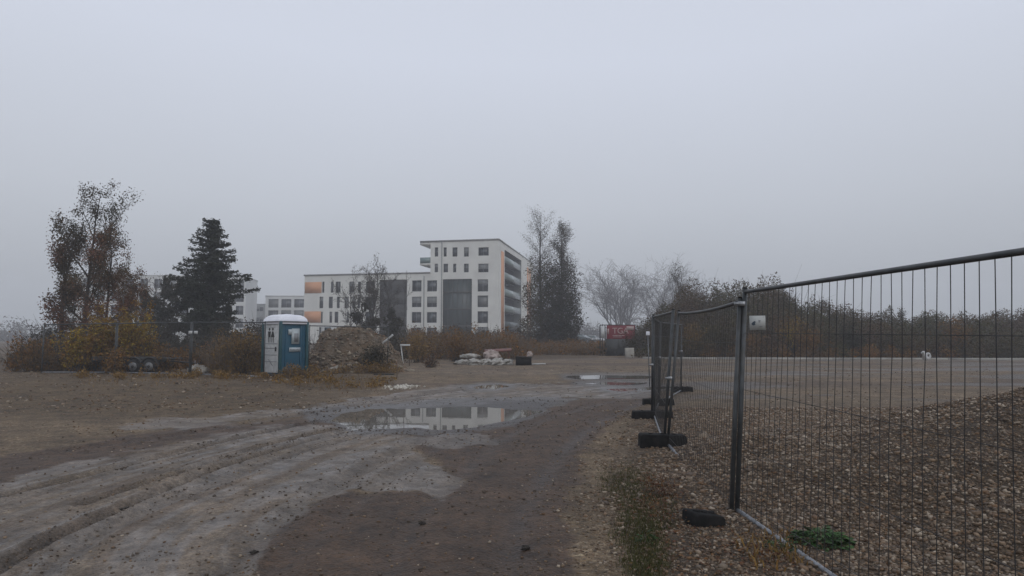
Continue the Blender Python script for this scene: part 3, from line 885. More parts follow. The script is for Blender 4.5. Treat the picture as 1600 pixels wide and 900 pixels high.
    # orange panels, set proud
    for y0, y1 in ((440.8, 458), (486.6, 504)):
        o = MB(); a, b = sorted((fu(476.2), fu(502)))
        z1, z0 = cross_plane(489, y0, K, U)[1], cross_plane(489, y1, K, U)[1]
        o.box(pt((a + b) / 2, (z0 + z1) / 2, -0.03), ((b - a) / 2, 0.03, (z1 - z0) / 2), ax); o.build('orange_panel', M['orange'], root)
    sax = [S, sinw, np.array([0, 0, 1.0])]
    spt = lambda s, z, k: K + S * s + np.array([0, 0, z]) + sinw * k
    for x0, x1 in ((783, 787.3), (823.6, 825.6), (827, 829)):
        o = MB(); a, b = su(x0), su(x1)
        o.box(spt((a + b) / 2, (zt - 1.4) / 2 + 0.8, -0.03), ((b - a) / 2, 0.03, (zt - 3.4) / 2), sax); o.build('orange_strip', M['orange'], root)
    for k in range(1, 6):
        o = MB(); o.box(spt((s_a + s_b) / 2, z_b + k * fl, 0.85), ((s_b - s_a) / 2 - .01, 0.73, 0.14), sax); o.build('floor_slab', M['loggia'], root)
    for k in range(6):
        o = MB()
        o.box(spt((s_a + s_b) / 2, z_b + k * fl + 0.28, 0.05), ((s_b - s_a) / 2 - .01, 0.02, 0.60), sax)
        bo = o.build('balcony_railing', M['glass_teal2'] if k < 2 else M['glass_teal3'], root)
        o = MB()
        o.box(spt((s_a + s_b) / 2, z_b + (k + .5) * fl, 1.585), ((s_b - s_a) / 2 - .01, 0.012, fl / 2 - 0.32), sax)
        o.build('glass_wall', M['glass'], root)
    for px, y0 in ((690, 378), (662.5, 431)):
        o = MB(); u = fu(px); z1 = cross_plane(px, y0, K, U)[1]
        o.tubes([pt(u, 0.0, -0.09)], [pt(u, z1, -0.09)], 0.075, 0.075, 8); o.build('downpipe', M['greywall'], root)
M['glass_teal2'] = mat('tinted glazing', (0.040, 0.053, 0.050), (0.036, 0.048, 0.046), 0.25, 0.25, spec=0.35)
M['glass_teal3'] = mat('pale tinted glazing', (0.19, 0.235, 0.22), (0.175, 0.215, 0.205), 0.2, 0.3, spec=0.5)
main_building()

def simple_block(name, px0, px1, pytop, Y, rows, cols, label, wall='white_far', depth=12, ww=1.6, wh=1.9, slope=0.0, z_first=1.0, fl=3.0, edge=True, margin=0.08):
    a, b = P(px0, pytop, Y), P(px1, pytop, Y + slope)
    a[2] = b[2] = 0
    zt = P(px1, pytop, Y + slope)[2]
    U = b - a; Ln = np.linalg.norm(U); U /= Ln
    inw = np.array([-U[1], U[0], 0]); 
    root = empty(name, a, label, 'building')
    holes = []
    for r in range(rows):
        z0 = zt - 0.7 - wh - r * fl
        if z0 < 1.2: break
        for c in range(cols):
            u = Ln * margin + (Ln * (1 - 2 * margin) - ww) * (c / max(1, cols - 1))
            holes.append((u, u + ww, z0, z0 + wh))
    w = MB()
    holes_wall(w, a, U, 0, Ln, -0.4, zt, holes, inward=inw)
    up = lambda p, z: np.array([p[0], p[1], z])
    c_, d_ = a + inw * depth, b + inw * depth
    for p, q in ((a, c_), (c_, d_), (d_, b)):
        w.add([up(p, -0.4), up(q, -0.4), up(q, zt), up(p, zt)], [(0, 1, 2, 3)])
    w.build('wall', M[wall], root)
    rf = MB(); rf.box((a + b + c_ + d_) / 4 + np.array([0, 0, zt + 0.12]), (Ln / 2 + 0.1, depth / 2 + 0.1, 0.12), [U, inw, [0, 0, 1]])
    rf.build('roof', M['roofedge'] if edge else M[wall], root)
    for h in holes: window(root, a, U, inw, *h, mull=2 if ww > 1.4 else 1)
    return root

simple_block('apartment_building', 104, 385, 433, 150, 4, 13, 'long pale apartment block in the fog behind the conifer', slope=6, ww=1.7, wh=2.1, margin=0.012, edge=False)
simple_block('apartment_building', 415, 480, 463, 172, 3, 3, 'small pale block with square framed windows behind the toilet cabin roof', ww=2.6, wh=2.2, fl=2.9, margin=0.07, edge=False)
simple_block('office_building', 384, 414, 476, 195, 2, 4, 'low dark grey block between two pale apartment blocks in the fog', wall='greywall', ww=1.1, wh=1.2, edge=False)

# ------------------------------------------------------------------ trees
def perp(d, rng):
    v = rng.normal(size=3); v -= d * v.dot(d); return v / np.linalg.norm(v)

class Tree:
    def __init__(s, seed):
        s.rng = np.random.default_rng(seed); s.seg = [[] for _ in range(6)]; s.tips = []; s.tdir = []
    def branch(s, p, d, Ln, r, lvl, maxlvl, prm):
        rng = s.rng
        n = prm['segs'][min(lvl, len(prm['segs']) - 1)]
        step = Ln / n
        wob = prm['wob'][min(lvl, len(prm['wob']) - 1)]
        up = prm['up'][min(lvl, len(prm['up']) - 1)]
        nch = prm['kids'][min(lvl, len(prm['kids']) - 1)]
        pts = [p]; rs = [r]
        for i in range(n):
            d = d + rng.normal(size=3) * wob + np.array([0, 0, up]); d /= np.linalg.norm(d)
            q = pts[-1] + d * step; r2 = r * (1 - (i + 1) / n * (1 - prm['taper']))
            s.seg[min(lvl, 5)].append((pts[-1], q, rs[-1], r2)); pts.append(q); rs.append(r2)
            if lvl >= maxlvl - 1 or lvl == maxlvl:
                s.tips.append(q); s.tdir.append(d)
        if lvl < maxlvl:
            st = prm['start'][min(lvl, len(prm['start']) - 1)]
            for c in range(nch):
                t = st + (1 - st) * (c + rng.random()) / nch
                i = min(n - 1, int(t * n)); f = t * n - i
                q = pts[i] * (1 - f) + pts[i + 1] * f
                dd = (pts[i + 1] - pts[i]); dd /= np.linalg.norm(dd)
                sp = prm['spread'][min(lvl, len(prm['spread']) - 1)] * rng.uniform(0.7, 1.3)
                nd = dd * math.cos(sp) + perp(dd, rng) * math.sin(sp)
                k = prm['ratio'][min(lvl, len(prm['ratio']) - 1)] * rng.uniform(0.75, 1.2)
                if prm.get('cone') and lvl == 0: k *= (1 - (t - st) / (1 - st) * prm['cone'])
                s.branch(q, nd, Ln * k, max(rs[i] * prm['rr'], prm['rmin']), lvl + 1, maxlvl, prm)
    def tubes(s, mb, lv, n, m=0):
        for k in lv:
            if s.seg[k]:
                A = np.array([a[0] for a in s.seg[k]]); B = np.array([a[1] for a in s.seg[k]])
                mb.tubes(A, B, np.array([a[2] for a in s.seg[k]]), np.array([a[3] for a in s.seg[k]]), n, m, caps=False)

def leaves(mb, cen, n, spread, size, rng, m=0, droop=0.0, flat=0.0):
    """n leaves scattered about given points"""
    cen = np.asarray(cen)
    i = rng.integers(0, len(cen), n)
    c = cen[i] + rng.normal(size=(n, 3)) * spread
    a = rng.normal(size=(n, 3)); a[:, 2] *= (1 - flat); a /= np.linalg.norm(a, axis=1, keepdims=True)
    b = np.cross(a, rng.normal(size=(n, 3)) + np.array([0, 0, flat * 4])); b /= np.maximum(np.linalg.norm(b, axis=1, keepdims=True), 1e-6)
    sz = size * rng.uniform(0.55, 1.35, (n, 1))
    mb.quads(c, a * sz, b * sz * 0.6, m)

def bare_prm(**k):
    d = dict(segs=[6, 5, 4, 3], wob=[0.05, 0.13, 0.18, 0.2], up=[0.05, 0.06, 0.04, 0.02], kids=[7, 5, 5, 0], start=[0.25, 0.2, 0.15], spread=[0.6, 0.6, 0.6], ratio=[0.55, 0.5, 0.45], taper=0.3, rr=0.55, rmin=0.012)
    d.update(k); return d

def tree(name, label, px, pybase, Y, top_py, prm, seed, trunk_r, leafmat=None, nleaf=0, lsize=0.1, lspread=0.15, bark='bark', maxlvl=3, stems=1, lean=(0, 0), lowleaf=None, group=None, hk=0.62, cat='tree'):
    x = P(px, 522, Y)[0]
    z = H(x, Y) - 0.1
    top = P(px, top_py, Y)[2]
    root = empty(name, (x, Y, z), label, cat, group)
    t = Tree(seed)
    Ht = top - z
    for k in range(stems):
        a = 2 * math.pi * k / max(stems, 1) + t.rng.random()
        sp = 0.0 if stems == 1 else t.rng.uniform(0.12, 0.42) * prm.get('ss', 1)
        d = np.array([math.cos(a) * sp + lean[0], math.sin(a) * sp + lean[1], 1.0]); d /= np.linalg.norm(d)
        off = np.array([math.cos(a), math.sin(a), 0]) * (0 if stems == 1 else trunk_r * 1.2)
        t.branch(np.array([x, Y, z]) + off, d, Ht * hk * (1 if stems == 1 else t.rng.uniform(0.8, 1.0)), trunk_r, 0, maxlvl, prm)
    # bring the crown to the measured height
    allz = np.array([s_[1][2] for L_ in t.seg for s_ in L_]); k = Ht / (np.percentile(allz, 99.9) - z)
    base = np.array([x, Y, z])
    for L_ in t.seg:
        for i, s_ in enumerate(L_):
            L_[i] = (base + (s_[0] - base) * [1, 1, k], base + (s_[1] - base) * [1, 1, k], s_[2], s_[3])
    t.tips = [base + (q - base) * [1, 1, k] for q in t.tips]
    mb = MB(); t.tubes(mb, [0, 1], 7)
    mb.build('trunk', M[bark], root, smooth=True)
    mb = MB(); t.tubes(mb, [2, 3, 4, 5], 3)
    mats = [M[bark]]
    if leafmat:
        mats.append(L[leafmat])
        leaves(mb, t.tips, nleaf, lspread, lsize, t.rng, 1)
    if lowleaf:
        mats.append(L[lowleaf[0]])
        n, r0, zlo, zhi, sz = lowleaf[1:]
        rng = t.rng
        zz = rng.beta(1.05, 2.0, n) * (zhi - zlo) + zlo
        lump = 0.6 + 0.8 * vnoise(zz * 1.3, zz * 0, seed)
        th = rng.random(n) * 2 * math.pi
        lump *= 0.65 + 0.7 * vnoise(zz * 1.1, th * 1.2, seed + 5)
        rr = r0 * lump * np.sqrt(rng.random(n)) * (1 - 0.55 * (zz - zlo) / (zhi - zlo))
        c = np.stack([x + rr * np.cos(th), Y + rr * np.sin(th), z + zz], 1)
        leaves(mb, c, n, 0.12, sz, rng, len(mats) - 1)
    mb.build('crown', mats, root)
    return root

# left: tall thin-leaved tree and the russet birch next to it
tree('deciduous_tree', 'tall thin leaved tree at the left end of the yard', 128, 585, 33, 288, bare_prm(kids=[13, 6, 5, 0], ratio=[0.30, 0.45, 0.45], spread=[0.75, 0.7, 0.6], start=[0.3, 0.2, 0.1], wob=[.03, .12, .18, .2]), 11, 0.13, 'olive', 9500, 0.05, 0.13, 'bark')
tree('birch_tree', 'russet leaved birch standing just right of the tall thin tree', 160, 585, 31, 352, bare_prm(kids=[12, 6, 5, 0], ratio=[0.34, 0.45, 0.4], spread=[0.6, 0.7, 0.6], start=[0.25, 0.1, 0.1], up=[0.05, -0.02, -0.08, -0.1]), 12, 0.09, 'russet', 11000, 0.045, 0.14, 'bark')
tree('deciduous_tree', 'dark russet tree left of the tall thin leaved one', 100, 585, 34, 340, bare_prm(kids=[10, 6, 5, 0], ratio=[0.20, 0.45, 0.4], spread=[0.6, 0.7, 0.6]), 14, 0.11, 'russet', 9000, 0.06, 0.16, 'bark')
tree('young_birch', 'thin pale stemmed birch behind the yellow bush', 190, 585, 30.5, 395, bare_prm(kids=[9, 4, 3, 0], ratio=[0.25, 0.45, 0.4], spread=[0.5, 0.6, 0.6], start=[0.4, 0.1, 0.1]), 15, 0.045, 'russet', 2600, 0.045, 0.1, 'birch')

# conifer in the middle left
def conifer():
    Y = 46.0; x = P(326, 522, Y)[0]; z = H(x, Y) - 0.1
    top = P(326, 344, Y)[2]; Ht = top - z
    root = empty('conifer', (x, Y, z), 'broad dark conifer with layered branches rising above the site fence', 'tree')
    rng = np.random.default_rng(5)
    mb = MB()
    mb.path([(x + 0.06 * math.sin(k), Y, z + Ht * k / 10) for k in range(11)], [0.40 - 0.034 * k for k in range(11)], 9)
    mb.build('trunk', M['bark'], root, smooth=True)
    lf = MB(); cen = []
    z0 = 1.2
    while z0 < Ht - 0.05:
        f = z0 / Ht
        zpx = top - (Ht - z0) # world z
        # outline: widest at 0.55 of the height, broad shoulders at the top
        if f > 0.46: R = 0.44 + (1 - f) / 0.54 * 2.55
        else: R = 1.75 + 0.25 * math.sin(z0 * 3)
        nb = 8
        for k in range(nb):
            a = 2 * math.pi * (k + rng.random()) / nb
            Lb = R * rng.uniform(0.6, 1.15)
            rise = 0.22 if f > 0.8 else rng.uniform(-0.02, 0.10)
            p0 = np.array([x, Y, z + z0 + rng.normal() * 0.05]); pts = []
            for q in range(6):
                t = q / 5
                pts.append(p0 + np.array([math.cos(a) * Lb * t, math.sin(a) * Lb * t, Lb * (rise * t - 0.22 * t * t + 0.14 * t ** 3 * 1.6)]))
            lf.path(pts, [0.045, 0.035, 0.028, 0.02, 0.014, 0.006], 4)
            pts = np.array(pts)
            m_ = int(108 * Lb)
            tt = rng.random(m_) ** 0.7 * 5
            i = np.minimum(tt.astype(int), 4); fr = (tt - i)[:, None]
            c = pts[i] * (1 - fr) + pts[i + 1] * fr
            wd = 0.10 + 0.30 * (tt / 5) * np.minimum(1, Lb / 1.5) * (1.1 - tt / 5 * 0.5)
            side = rng.uniform(-1, 1, m_) * wd
            c = c + np.stack([-math.sin(a) * side, math.cos(a) * side, rng.normal(size=m_) * 0.075 - np.abs(side) * 0.15], 1)
            cen.append(c)
        z0 += 0.33 if f > 0.46 else 0.32
    c = np.concatenate(cen)
    c = np.concatenate([c, np.array([x, Y, top - 0.16]) + rng.normal(size=(130, 3)) * np.array([0.2, 0.2, 0.10])])
    # denser inner column
    zz = rng.random(3800) * (Ht * 0.9); rr = np.sqrt(rng.random(3800)) * (0.65 - 0.3 * zz / Ht); th = rng.random(3800) * 6.283
    c = np.concatenate([c, np.stack([x + rr * np.cos(th), Y + rr * np.sin(th), z + zz + 0.3], 1)])
    n = len(c)
    a = rng.normal(size=(n, 3)); a[:, 2] *= 0.5; a /= np.linalg.norm(a, axis=1, keepdims=True)
    b = np.cross(a, rng.normal(size=(n, 3))); b /= np.linalg.norm(b, axis=1, keepdims=True)
    sz = 0.085 * rng.uniform(0.6, 1.4, (n, 1))
    lf.quads(c, a * sz, b * sz * 0.55, 1)
    lf.build('crown', [M['bark'], L['conifer']], root)
conifer()

# dark trees round the conifer
def blob_tree(name, label, px, Y, top_py, rpx, seed, leafmat, n=7000, size=0.09, zfrac=0.08, bark='bark', trunk_r=0.10, cat='tree', lobes=9, gap=0.55):
    x = P(px, 522, Y)[0]; z = H(x, Y) - 0.08
    top = P(px, top_py, Y)[2]; Ht = top - z; R = rpx * Y / FPX
    root = empty(name, (x, Y, z), label, cat)
    rng = np.random.default_rng(seed)
    mb = MB()
    tr = MB()
    tr.path([(x, Y, z), (x + 0.05, Y, z + Ht * .3), (x - 0.04, Y + 0.03, z + Ht * .6), (x, Y, z + Ht * .92)], [trunk_r, trunk_r * .8, trunk_r * .5, 0.015], 7)
    cs = []
    for k in range(lobes):
        f = zfrac + (1 - zfrac) * (k + rng.random()) / lobes
        prof = min(1.0, 0.55 + 1.1 * f) * min(1.0, 0.45 + 2.2 * (1 - f))
        a = rng.random() * 6.283; rr = R * prof * rng.uniform(0.15, 0.85)
        c = np.array([x + math.cos(a) * rr, Y + math.sin(a) * rr, z + Ht * (f * 0.93)])
        s_ = np.array([R * rng.uniform(.32, .6) * prof, R * rng.uniform(.32, .6) * prof, min(Ht * 0.16, R * .5) * rng.uniform(.6, 1.1)])
        cs.append((c, s_))
        tr.tubes([(x, Y, z + Ht * f * 0.72)], [c], trunk_r * 0.35, 0.01, 5)
    per = n // lobes
    for c, s_ in cs:
        d = rng.normal(size=(per, 3)); d /= np.linalg.norm(d, axis=1, keepdims=True)
        ln = vnoise(d[:, 0] * 2.2 + c[0], d[:, 2] * 2.2 + c[2], seed) * 0.9 + 0.45
        q = c + d * s_ * (rng.random((per, 1)) ** 0.45) * ln[:, None]
        keep = vnoise(q[:, 0] * 2.1, q[:, 2] * 2.1 + q[:, 1], seed + 3) > 1 - gap - 0.25
        q = q[keep]
        q = q[q[:, 2] > z + 0.1]
        # twigs
        m_ = min(len(q), 26)
        if m_ > 2:
            tp = c + (q[:m_] - c) * 1.25
            tr_a = np.repeat(c[None], m_, 0); mb.tubes(tr_a, tp, 0.010, 0.004, 3, 0, caps=False)
            leaves(mb, q, len(q), 0.03, size, rng, 1)
    tr.build('trunk', M[bark], root, smooth=True)
    mb.build('crown', [M[bark], L[leafmat]], root)
    return root

blob_tree('deciduous_tree', 'dark olive tree close against the left side of the conifer', 292, 50, 436, 34, 21, 'dark', 12000, 0.10, gap=0.68, lobes=12)
blob_tree('deciduous_tree', 'dark thin tree midway between the russet birch and the conifer', 254, 53, 434, 34, 22, 'dark', 11000, 0.10, gap=0.62, lobes=12)
blob_tree('deciduous_tree', 'short grey brown tree right beside the russet birch', 212, 50, 444, 28, 23, 'olive', 8000, 0.09, gap=0.55, lobes=11)
blob_tree('deciduous_tree', 'low dark tree filling the right foot of the conifer', 356, 50, 470, 20, 24, 'dark', 4200, 0.10, gap=0.55)
tree('bare_tree', 'bare twiggy tree showing above the dark trees left of the conifer', 236, 560, 56, 428, bare_prm(kids=[9, 6, 4, 0], ratio=[0.4, 0.5, 0.5]), 26, 0.09, 'olive', 1500, 0.06, 0.14, 'barkgrey')

# bare trees in front of the block
tree('bare_tree', 'bare spreading tree in front of the white block left of the netting', 578, 560, 62, 398, bare_prm(rmin=.016, kids=[14, 8, 6, 0], ratio=[0.40, 0.5, 0.5], spread=[0.7, 0.65, 0.6], start=[0.25, .15, .1]), 31, 0.15, 'olive', 3200, 0.06, 0.16, 'barkgrey')
tree('bare_tree', 'thin bare tree left of the spreading one before the white block', 548, 560, 64, 415, bare_prm(rmin=.016, kids=[10, 7, 5, 0], ratio=[0.35, 0.5, 0.5]), 32, 0.08, 'olive', 400, 0.06, 0.1, 'barkgrey')
tree('bare_tree', 'slight bare tree whose twigs cross the dark netting', 611, 560, 62, 410, bare_prm(rmin=.016, kids=[10, 7, 5, 0], ratio=[0.32, 0.5, 0.5]), 33, 0.07, 'olive', 300, 0.06, 0.1, 'barkgrey')
tree('bare_sapling', 'bare sapling with a leafy foot between netting and tower', 632, 560, 60, 420, bare_prm(kids=[6, 4, 3, 0], ratio=[0.25, 0.5, 0.5]), 34, 0.05, None, 0, bark='barkgrey', lowleaf=('dark', 1500, 0.9, 0.1, 2.2, 0.08))
blob_tree('evergreen_shrub', 'dark bushy shrub at the foot of the bare trees', 566, 58, 474, 26, 35, 'dark', 4500, 0.10, gap=0.6, cat='shrub')
blob_tree('evergreen_shrub', 'dark shrub in front of the netting', 612, 57, 486, 28, 36, 'dark', 4500, 0.10, gap=0.6, cat='shrub')

# the two poplars
pop = bare_prm(segs=[14, 4, 3], kids=[74, 7, 0], wob=[0.006, 0.07, 0.12], up=[0.02, 0.14, 0.1], spread=[0.85, 0.65], ratio=[0.21, 0.42], start=[0.10, 0.1], taper=0.10, cone=0.45, rr=0.22, rmin=.011)
tree('poplar_tree', 'taller poplar with a bare reddish top and a dark ivy foot', 846, 545, 72, 326, pop, 41, 0.22, 'poplar', 9500, 0.05, 0.18, 'bark', maxlvl=2, hk=0.95, lowleaf=('thicket', 15000, 2.3, 0.2, 10.4, 0.10), group='pair of poplars')
pop2 = dict(pop); pop2.update(kids=[78, 7, 0], ratio=[0.22, 0.42], cone=0.58)
tree('poplar_tree', 'slightly shorter poplar with a dense knob of leaves on its top', 879, 545, 70, 347, pop2, 42, 0.21, 'poplar', 16000, 0.055, 0.18, 'bark', maxlvl=2, hk=0.95, lowleaf=('dark', 18000, 2.4, 0.2, 10.0, 0.10), group='pair of poplars')

# trees dissolving in the fog
fog = bare_prm(segs=[6, 5, 4, 3, 2], wob=[0.05, 0.10, 0.14, 0.16, .2], kids=[6, 5, 5, 4, 0], start=[0.25, 0.2, 0.1, .1], spread=[0.5, 0.55, 0.6, .6], ratio=[0.62, 0.60, 0.55, .5], ss=1.8, up=[0.05, 0.08, 0.06, 0.03], rmin=0.035, taper=0.25)
tree('bare_tree', 'wide many stemmed bare tree behind the red board', 972, 530, 190, 408, fog, 51, 0.42, None, bark='barkgrey', stems=6, hk=0.72, maxlvl=4)
tree('bare_tree', 'pale bare tree, tallest of those right of the red board', 1038, 530, 205, 398, fog, 52, 0.40, None, bark='barkgrey', stems=4, hk=0.72, maxlvl=4)
tree('bare_tree', 'dim bare tree between two taller foggy ones', 1010, 530, 215, 408, fog, 54, 0.36, None, bark='barkgrey', stems=3, hk=0.7, maxlvl=4)
tree('deciduous_tree', 'slender tree with a few leaves at the left shoulder of the thicket', 1066, 560, 66, 410, bare_prm(kids=[10, 5, 4, 0], ratio=[0.24, 0.5, 0.5], spread=[0.5, .6, .6], up=[.05, .1, .05]), 53, 0.08, 'olive', 1800, 0.06, 0.14, 'barkgrey')

# far-off wood fading in the fog, one mass
def mass(name, kindspec, mats, seed, bushes, nleaf, lsize, twig=40, mi=(0, 1), rag=0.7):
    """bushes: list of (x, y, radius, height)"""
    rng = np.random.default_rng(seed)
    mb = MB()
    tot = sum(b[2] ** 1.3 * b[3] for b in bushes)
    for (x, y, r, h) in bushes:
        z = H(x, y)
        n = int(nleaf * r ** 1.3 * h / tot)
        if n < 10: continue
        d = rng.normal(size=(n, 3)); d[:, 2] = np.abs(d[:, 2]); d /= np.linalg.norm(d, axis=1, keepdims=True)
        lum = 0.97 - rag / 2 + rag * vnoise(d[:, 0] * 2.6 + x * 3, d[:, 2] * 3 + y * 3, seed)
        c = np.array([x, y, z]) + d * np.array([r, r, h * 0.92]) * (rng.random((n, 1)) ** 0.36) * lum[:, None]
        c[:, 2] += rng.random(n) * 0.1
        leaves(mb, c, n, r * 0.03, lsize, rng, mi[1])
        if twig:
            k = max(3, int(twig * r))
            d = rng.normal(size=(k, 3)) * np.array([.45, .45, .3]) + np.array([0, 0, 1]); d /= np.linalg.norm(d, axis=1, keepdims=True)
            A = np.array([x, y, z - 0.05]) + rng.normal(size=(k, 3)) * np.array([r * .3, r * .3, 0])
            B = A + d * h * rng.uniform(0.6, 1.03, (k, 1)) ; mb.tubes(A, B, 0.02 * lsize / 0.1, 0.006 * lsize / 0.1, 3, mi[0], caps=False)
            A2 = A + (B - A) * rng.uniform(0.5, 0.85, (k, 1)); B2 = A2 + (B - A) * 0.3 + rng.normal(size=(k, 3)) * h * 0.07
            mb.tubes(A2, B2, 0.009, 0.004, 3, mi[0], caps=False)
    c0 = bushes[0]
    o = mb.build(name, mats, origin=(c0[0], c0[1], H(c0[0], c0[1])))
    return o

rng = np.random.default_rng(77)
far = []
for k in range(46):
    px = rng.uniform(860, 1130); Y = rng.uniform(230, 330)
    far.append((P(px, 522, Y)[0], Y, rng.uniform(5, 10), rng.uniform(3, 9)))
for k in range(40):
    px = rng.uniform(-100, 480); Y = rng.uniform(210, 300)
    far.append((P(px, 522, Y)[0], Y, rng.uniform(5, 10), rng.uniform(3, 7)))
tag(mass('distant_wood', None, [M['barkgrey'], L['dark']], 78, far, 42000, 0.42, twig=3), kind='stuff')

# the thicket beyond the kerb
def prof(px):
    return np.interp(px, [1000, 1015, 1040, 1075, 1110, 1150, 1205, 1240, 1275, 1310, 1350, 1400, 1475, 1560, 1650], [514, 492, 466, 445, 436, 433, 438, 447, 462, 474, 482, 484, 487, 482, 486])
th = []
for k in range(240):
    px = rng.uniform(1000, 1680); Y = rng.uniform(46.5, 66)
    x = P(px, 522, Y)[0]
    zt = P(px, prof(px) + rng.uniform(2, 16), Y)[2] - H(x, Y)
    front = (Y - 46.5) / 20
    h = zt * (0.55 + 0.62 * min(1, front * 1.8)) * rng.uniform(0.9, 1.08)
    if k % 4 == 0: Y = rng.uniform(45, 47); x = P(px, 522, Y)[0]; h = rng.uniform(0.8, 1.8)
    th.append((x, Y, rng.uniform(1.1, 2.2) * (0.55 if h < 1.8 else 1), max(0.6, h)))
tag(mass('thicket', None, [M['barkgrey'], L['thicket']], 79, th, 430000, 0.080, twig=7, rag=0.36), 'dense brown and olive thicket rising beyond the yard kerb', None, None, 'stuff')
rr = [(P(px, 522, Y)[0], Y, r, h) for px, Y, r, h in [(rng.uniform(1100, 1500), rng.uniform(44.3, 45.5), rng.uniform(.3, .7), rng.uniform(.4, 1.1)) for _ in range(40)]]
tag(mass('weeds', None, [M['wood'], L['orangebrown']], 80, rr, 9000, 0.06, twig=18), kind='stuff')
for k, (px, ty, lab) in enumerate([(1300, 468, 'thin sapling above the dip in the thicket'), (1392, 476, 'forked sapling on the thicket line seen through the near fence'), (1412, 482, 'short sapling beside the forked one on the thicket line')]):
    tree('sapling', lab, px, 560, 54 + k, ty, bare_prm(kids=[7, 5, 3, 0], ratio=[0.3, 0.5, 0.5]), 60 + k, 0.05, 'thicket', 900, 0.06, 0.12, 'barkgrey')

# scrub and weeds on the left
def spots(px0, px1, Y0, Y1, n, r, h):
    out = []
    for _ in range(n):
        Y = rng.uniform(Y0, Y1); x = P(rng.uniform(px0, px1), 522, Y)[0]
        out.append((x, Y, rng.uniform(*r), rng.uniform(*h)))
    return out
tag(mass('scrub', None, [M['bark'], L['orangebrown']], 81, spots(20, 150, 28.6, 33, 26, (.4, .9), (.7, 1.7)) + spots(130, 260, 26.9, 33, 30, (.35, .7), (.4, 1.3)) + spots(235, 350, 29.5, 36, 20, (.4, .8), (.5, 1.4)), 30000, 0.055, twig=46), kind='stuff')
tag(mass('dark_scrub', None, [M['bark'], L['dark']], 82, spots(190, 420, 38, 50, 40, (.8, 1.6), (1.2, 3.0)) + spots(60, 200, 36, 44, 20, (.8, 1.6), (1.5, 3.6)), 26000, 0.08, twig=20), kind='stuff')
tag(mass('dry_weeds', None, [M['wood'], L['dry']], 83, spots(338, 412, 26.2, 29, 34, (.2, .5), (.9, 1.9)) + spots(440, 520, 24.3, 25.1, 22, (.12, .3), (.15, .5)) + spots(448, 475, 24.2, 24.6, 10, (.1, .2), (.3, .6)), 13000, 0.04, twig=75), kind='stuff')
tag(mass('tall_weeds', None, [M['wood'], L['orangebrown']], 84, spots(640, 815, 42, 56, 95, (.5, 1.2), (.9, 2.2)) + spots(815, 945, 50, 68, 60, (.6, 1.4), (.4, 1.2)), 52000, 0.07, twig=46), kind='stuff')
tag(mass('undergrowth', None, [M['bark'], L['dark']], 85, spots(560, 830, 62, 74, 52, (1.0, 2.0), (1.2, 2.7)) + spots(940, 1020, 50, 60, 18, (.6, 1.2), (.7, 1.9)) + spots(470, 620, 36, 46, 22, (.7, 1.4), (1., 2.0)), 36000, 0.09, twig=18), kind='stuff')

tag(mass('dry_weeds', None, [M['wood'], L['dry']], 86, spots(120, 420, 22.6, 25.2, 46, (.08, .28), (.08, .32)) + spots(430, 620, 19.5, 23.5, 34, (.08, .3), (.06, .26)), 5200, 0.035, twig=45), kind='stuff')
def bush(name, label, px, Y, top_py, rpx, seed, lm, n, size, cat='bush', stems=26):
    x = P(px, 522, Y)[0]; z = H(x, Y) - 0.05
    Ht = P(px, top_py, Y)[2] - z; R = rpx * Y / FPX
    rg = np.random.default_rng(seed); mb = MB(); tips = []
    for k in range(stems):
        d = np.array([rg.normal() * R / Ht * .55, rg.normal() * R / Ht * .55, 1.0]); p = np.array([x, Y, z]) + np.append(rg.normal(size=2) * R * .18, 0)
        Ln = Ht * rg.uniform(0.55, 1.0); pts = [p]
        for q in range(6):
            d = d + rg.normal(size=3) * 0.12; d[2] = max(d[2], 0.3); d /= np.linalg.norm(d)
            pts.append(pts[-1] + d * Ln / 6)
            if q > 0: tips += [pts[-1]] * (1 if q < 3 else 2)
        mb.path(pts, np.linspace(0.016, 0.004, 7), 4)
        for q in range(2, 7):
            B = pts[q] + rg.normal(size=3) * 0.16 * np.array([1, 1, .6]); mb.tubes([pts[q]], [B], 0.005, 0.002, 3, caps=False); tips.append(B)
    leaves(mb, tips, n, 0.085, size, rg, 1)
    o = mb.build(name, [M['bark'], L[lm]], origin=(x, Y, z))
    return tag(o, label, cat)
bush('yellow_bush', 'bright yellow bush left of the trailer, tall loose twigs', 160, 28.2, 478, 26, 91, 'yellow', 3300, 0.055)
bush('yellow_bush', 'narrow yellow bush above the trailer wheels', 207, 28.4, 470, 17, 92, 'yellow', 2600, 0.055, stems=16)
bush('yellow_bush', 'wide low yellow brown bush at the left edge of the yard', 128, 27.6, 512, 28, 93, 'yellow', 2600, 0.055)
bush('yellow_bush', 'small yellow sprig touching the fence top rail', 232, 28.6, 498, 10, 94, 'yellow', 900, 0.05, stems=9)
bush('rust_bush', 'low rust coloured bush in front of the trailer', 186, 26.9, 545, 22, 95, 'orangebrown', 1700, 0.05)
bush('weed_bush', 'reedy brown bush close left of the toilet cabin', 382, 26.6, 512, 22, 96, 'dry', 2600, 0.04, stems=60)
bush('weed_bush', 'olive brown bush right of the rubble heap', 655, 38.0, 520, 24, 97, 'dry', 2600, 0.05, stems=40)
bush('weed_bush', 'rusty bush left of the white sacks', 712, 39.0, 520, 26, 98, 'orangebrown', 3000, 0.05, stems=44)
bush('weed_bush', 'dead bush beside the plank right of the rubble heap', 673, 32.0, 556, 14, 99, 'litter', 500, 0.04, stems=26)
bush('weed_bush', 'olive bush covering the right end of the red board', 991, 48.5, 514, 11, 104, 'olive', 1500, 0.05, stems=26)
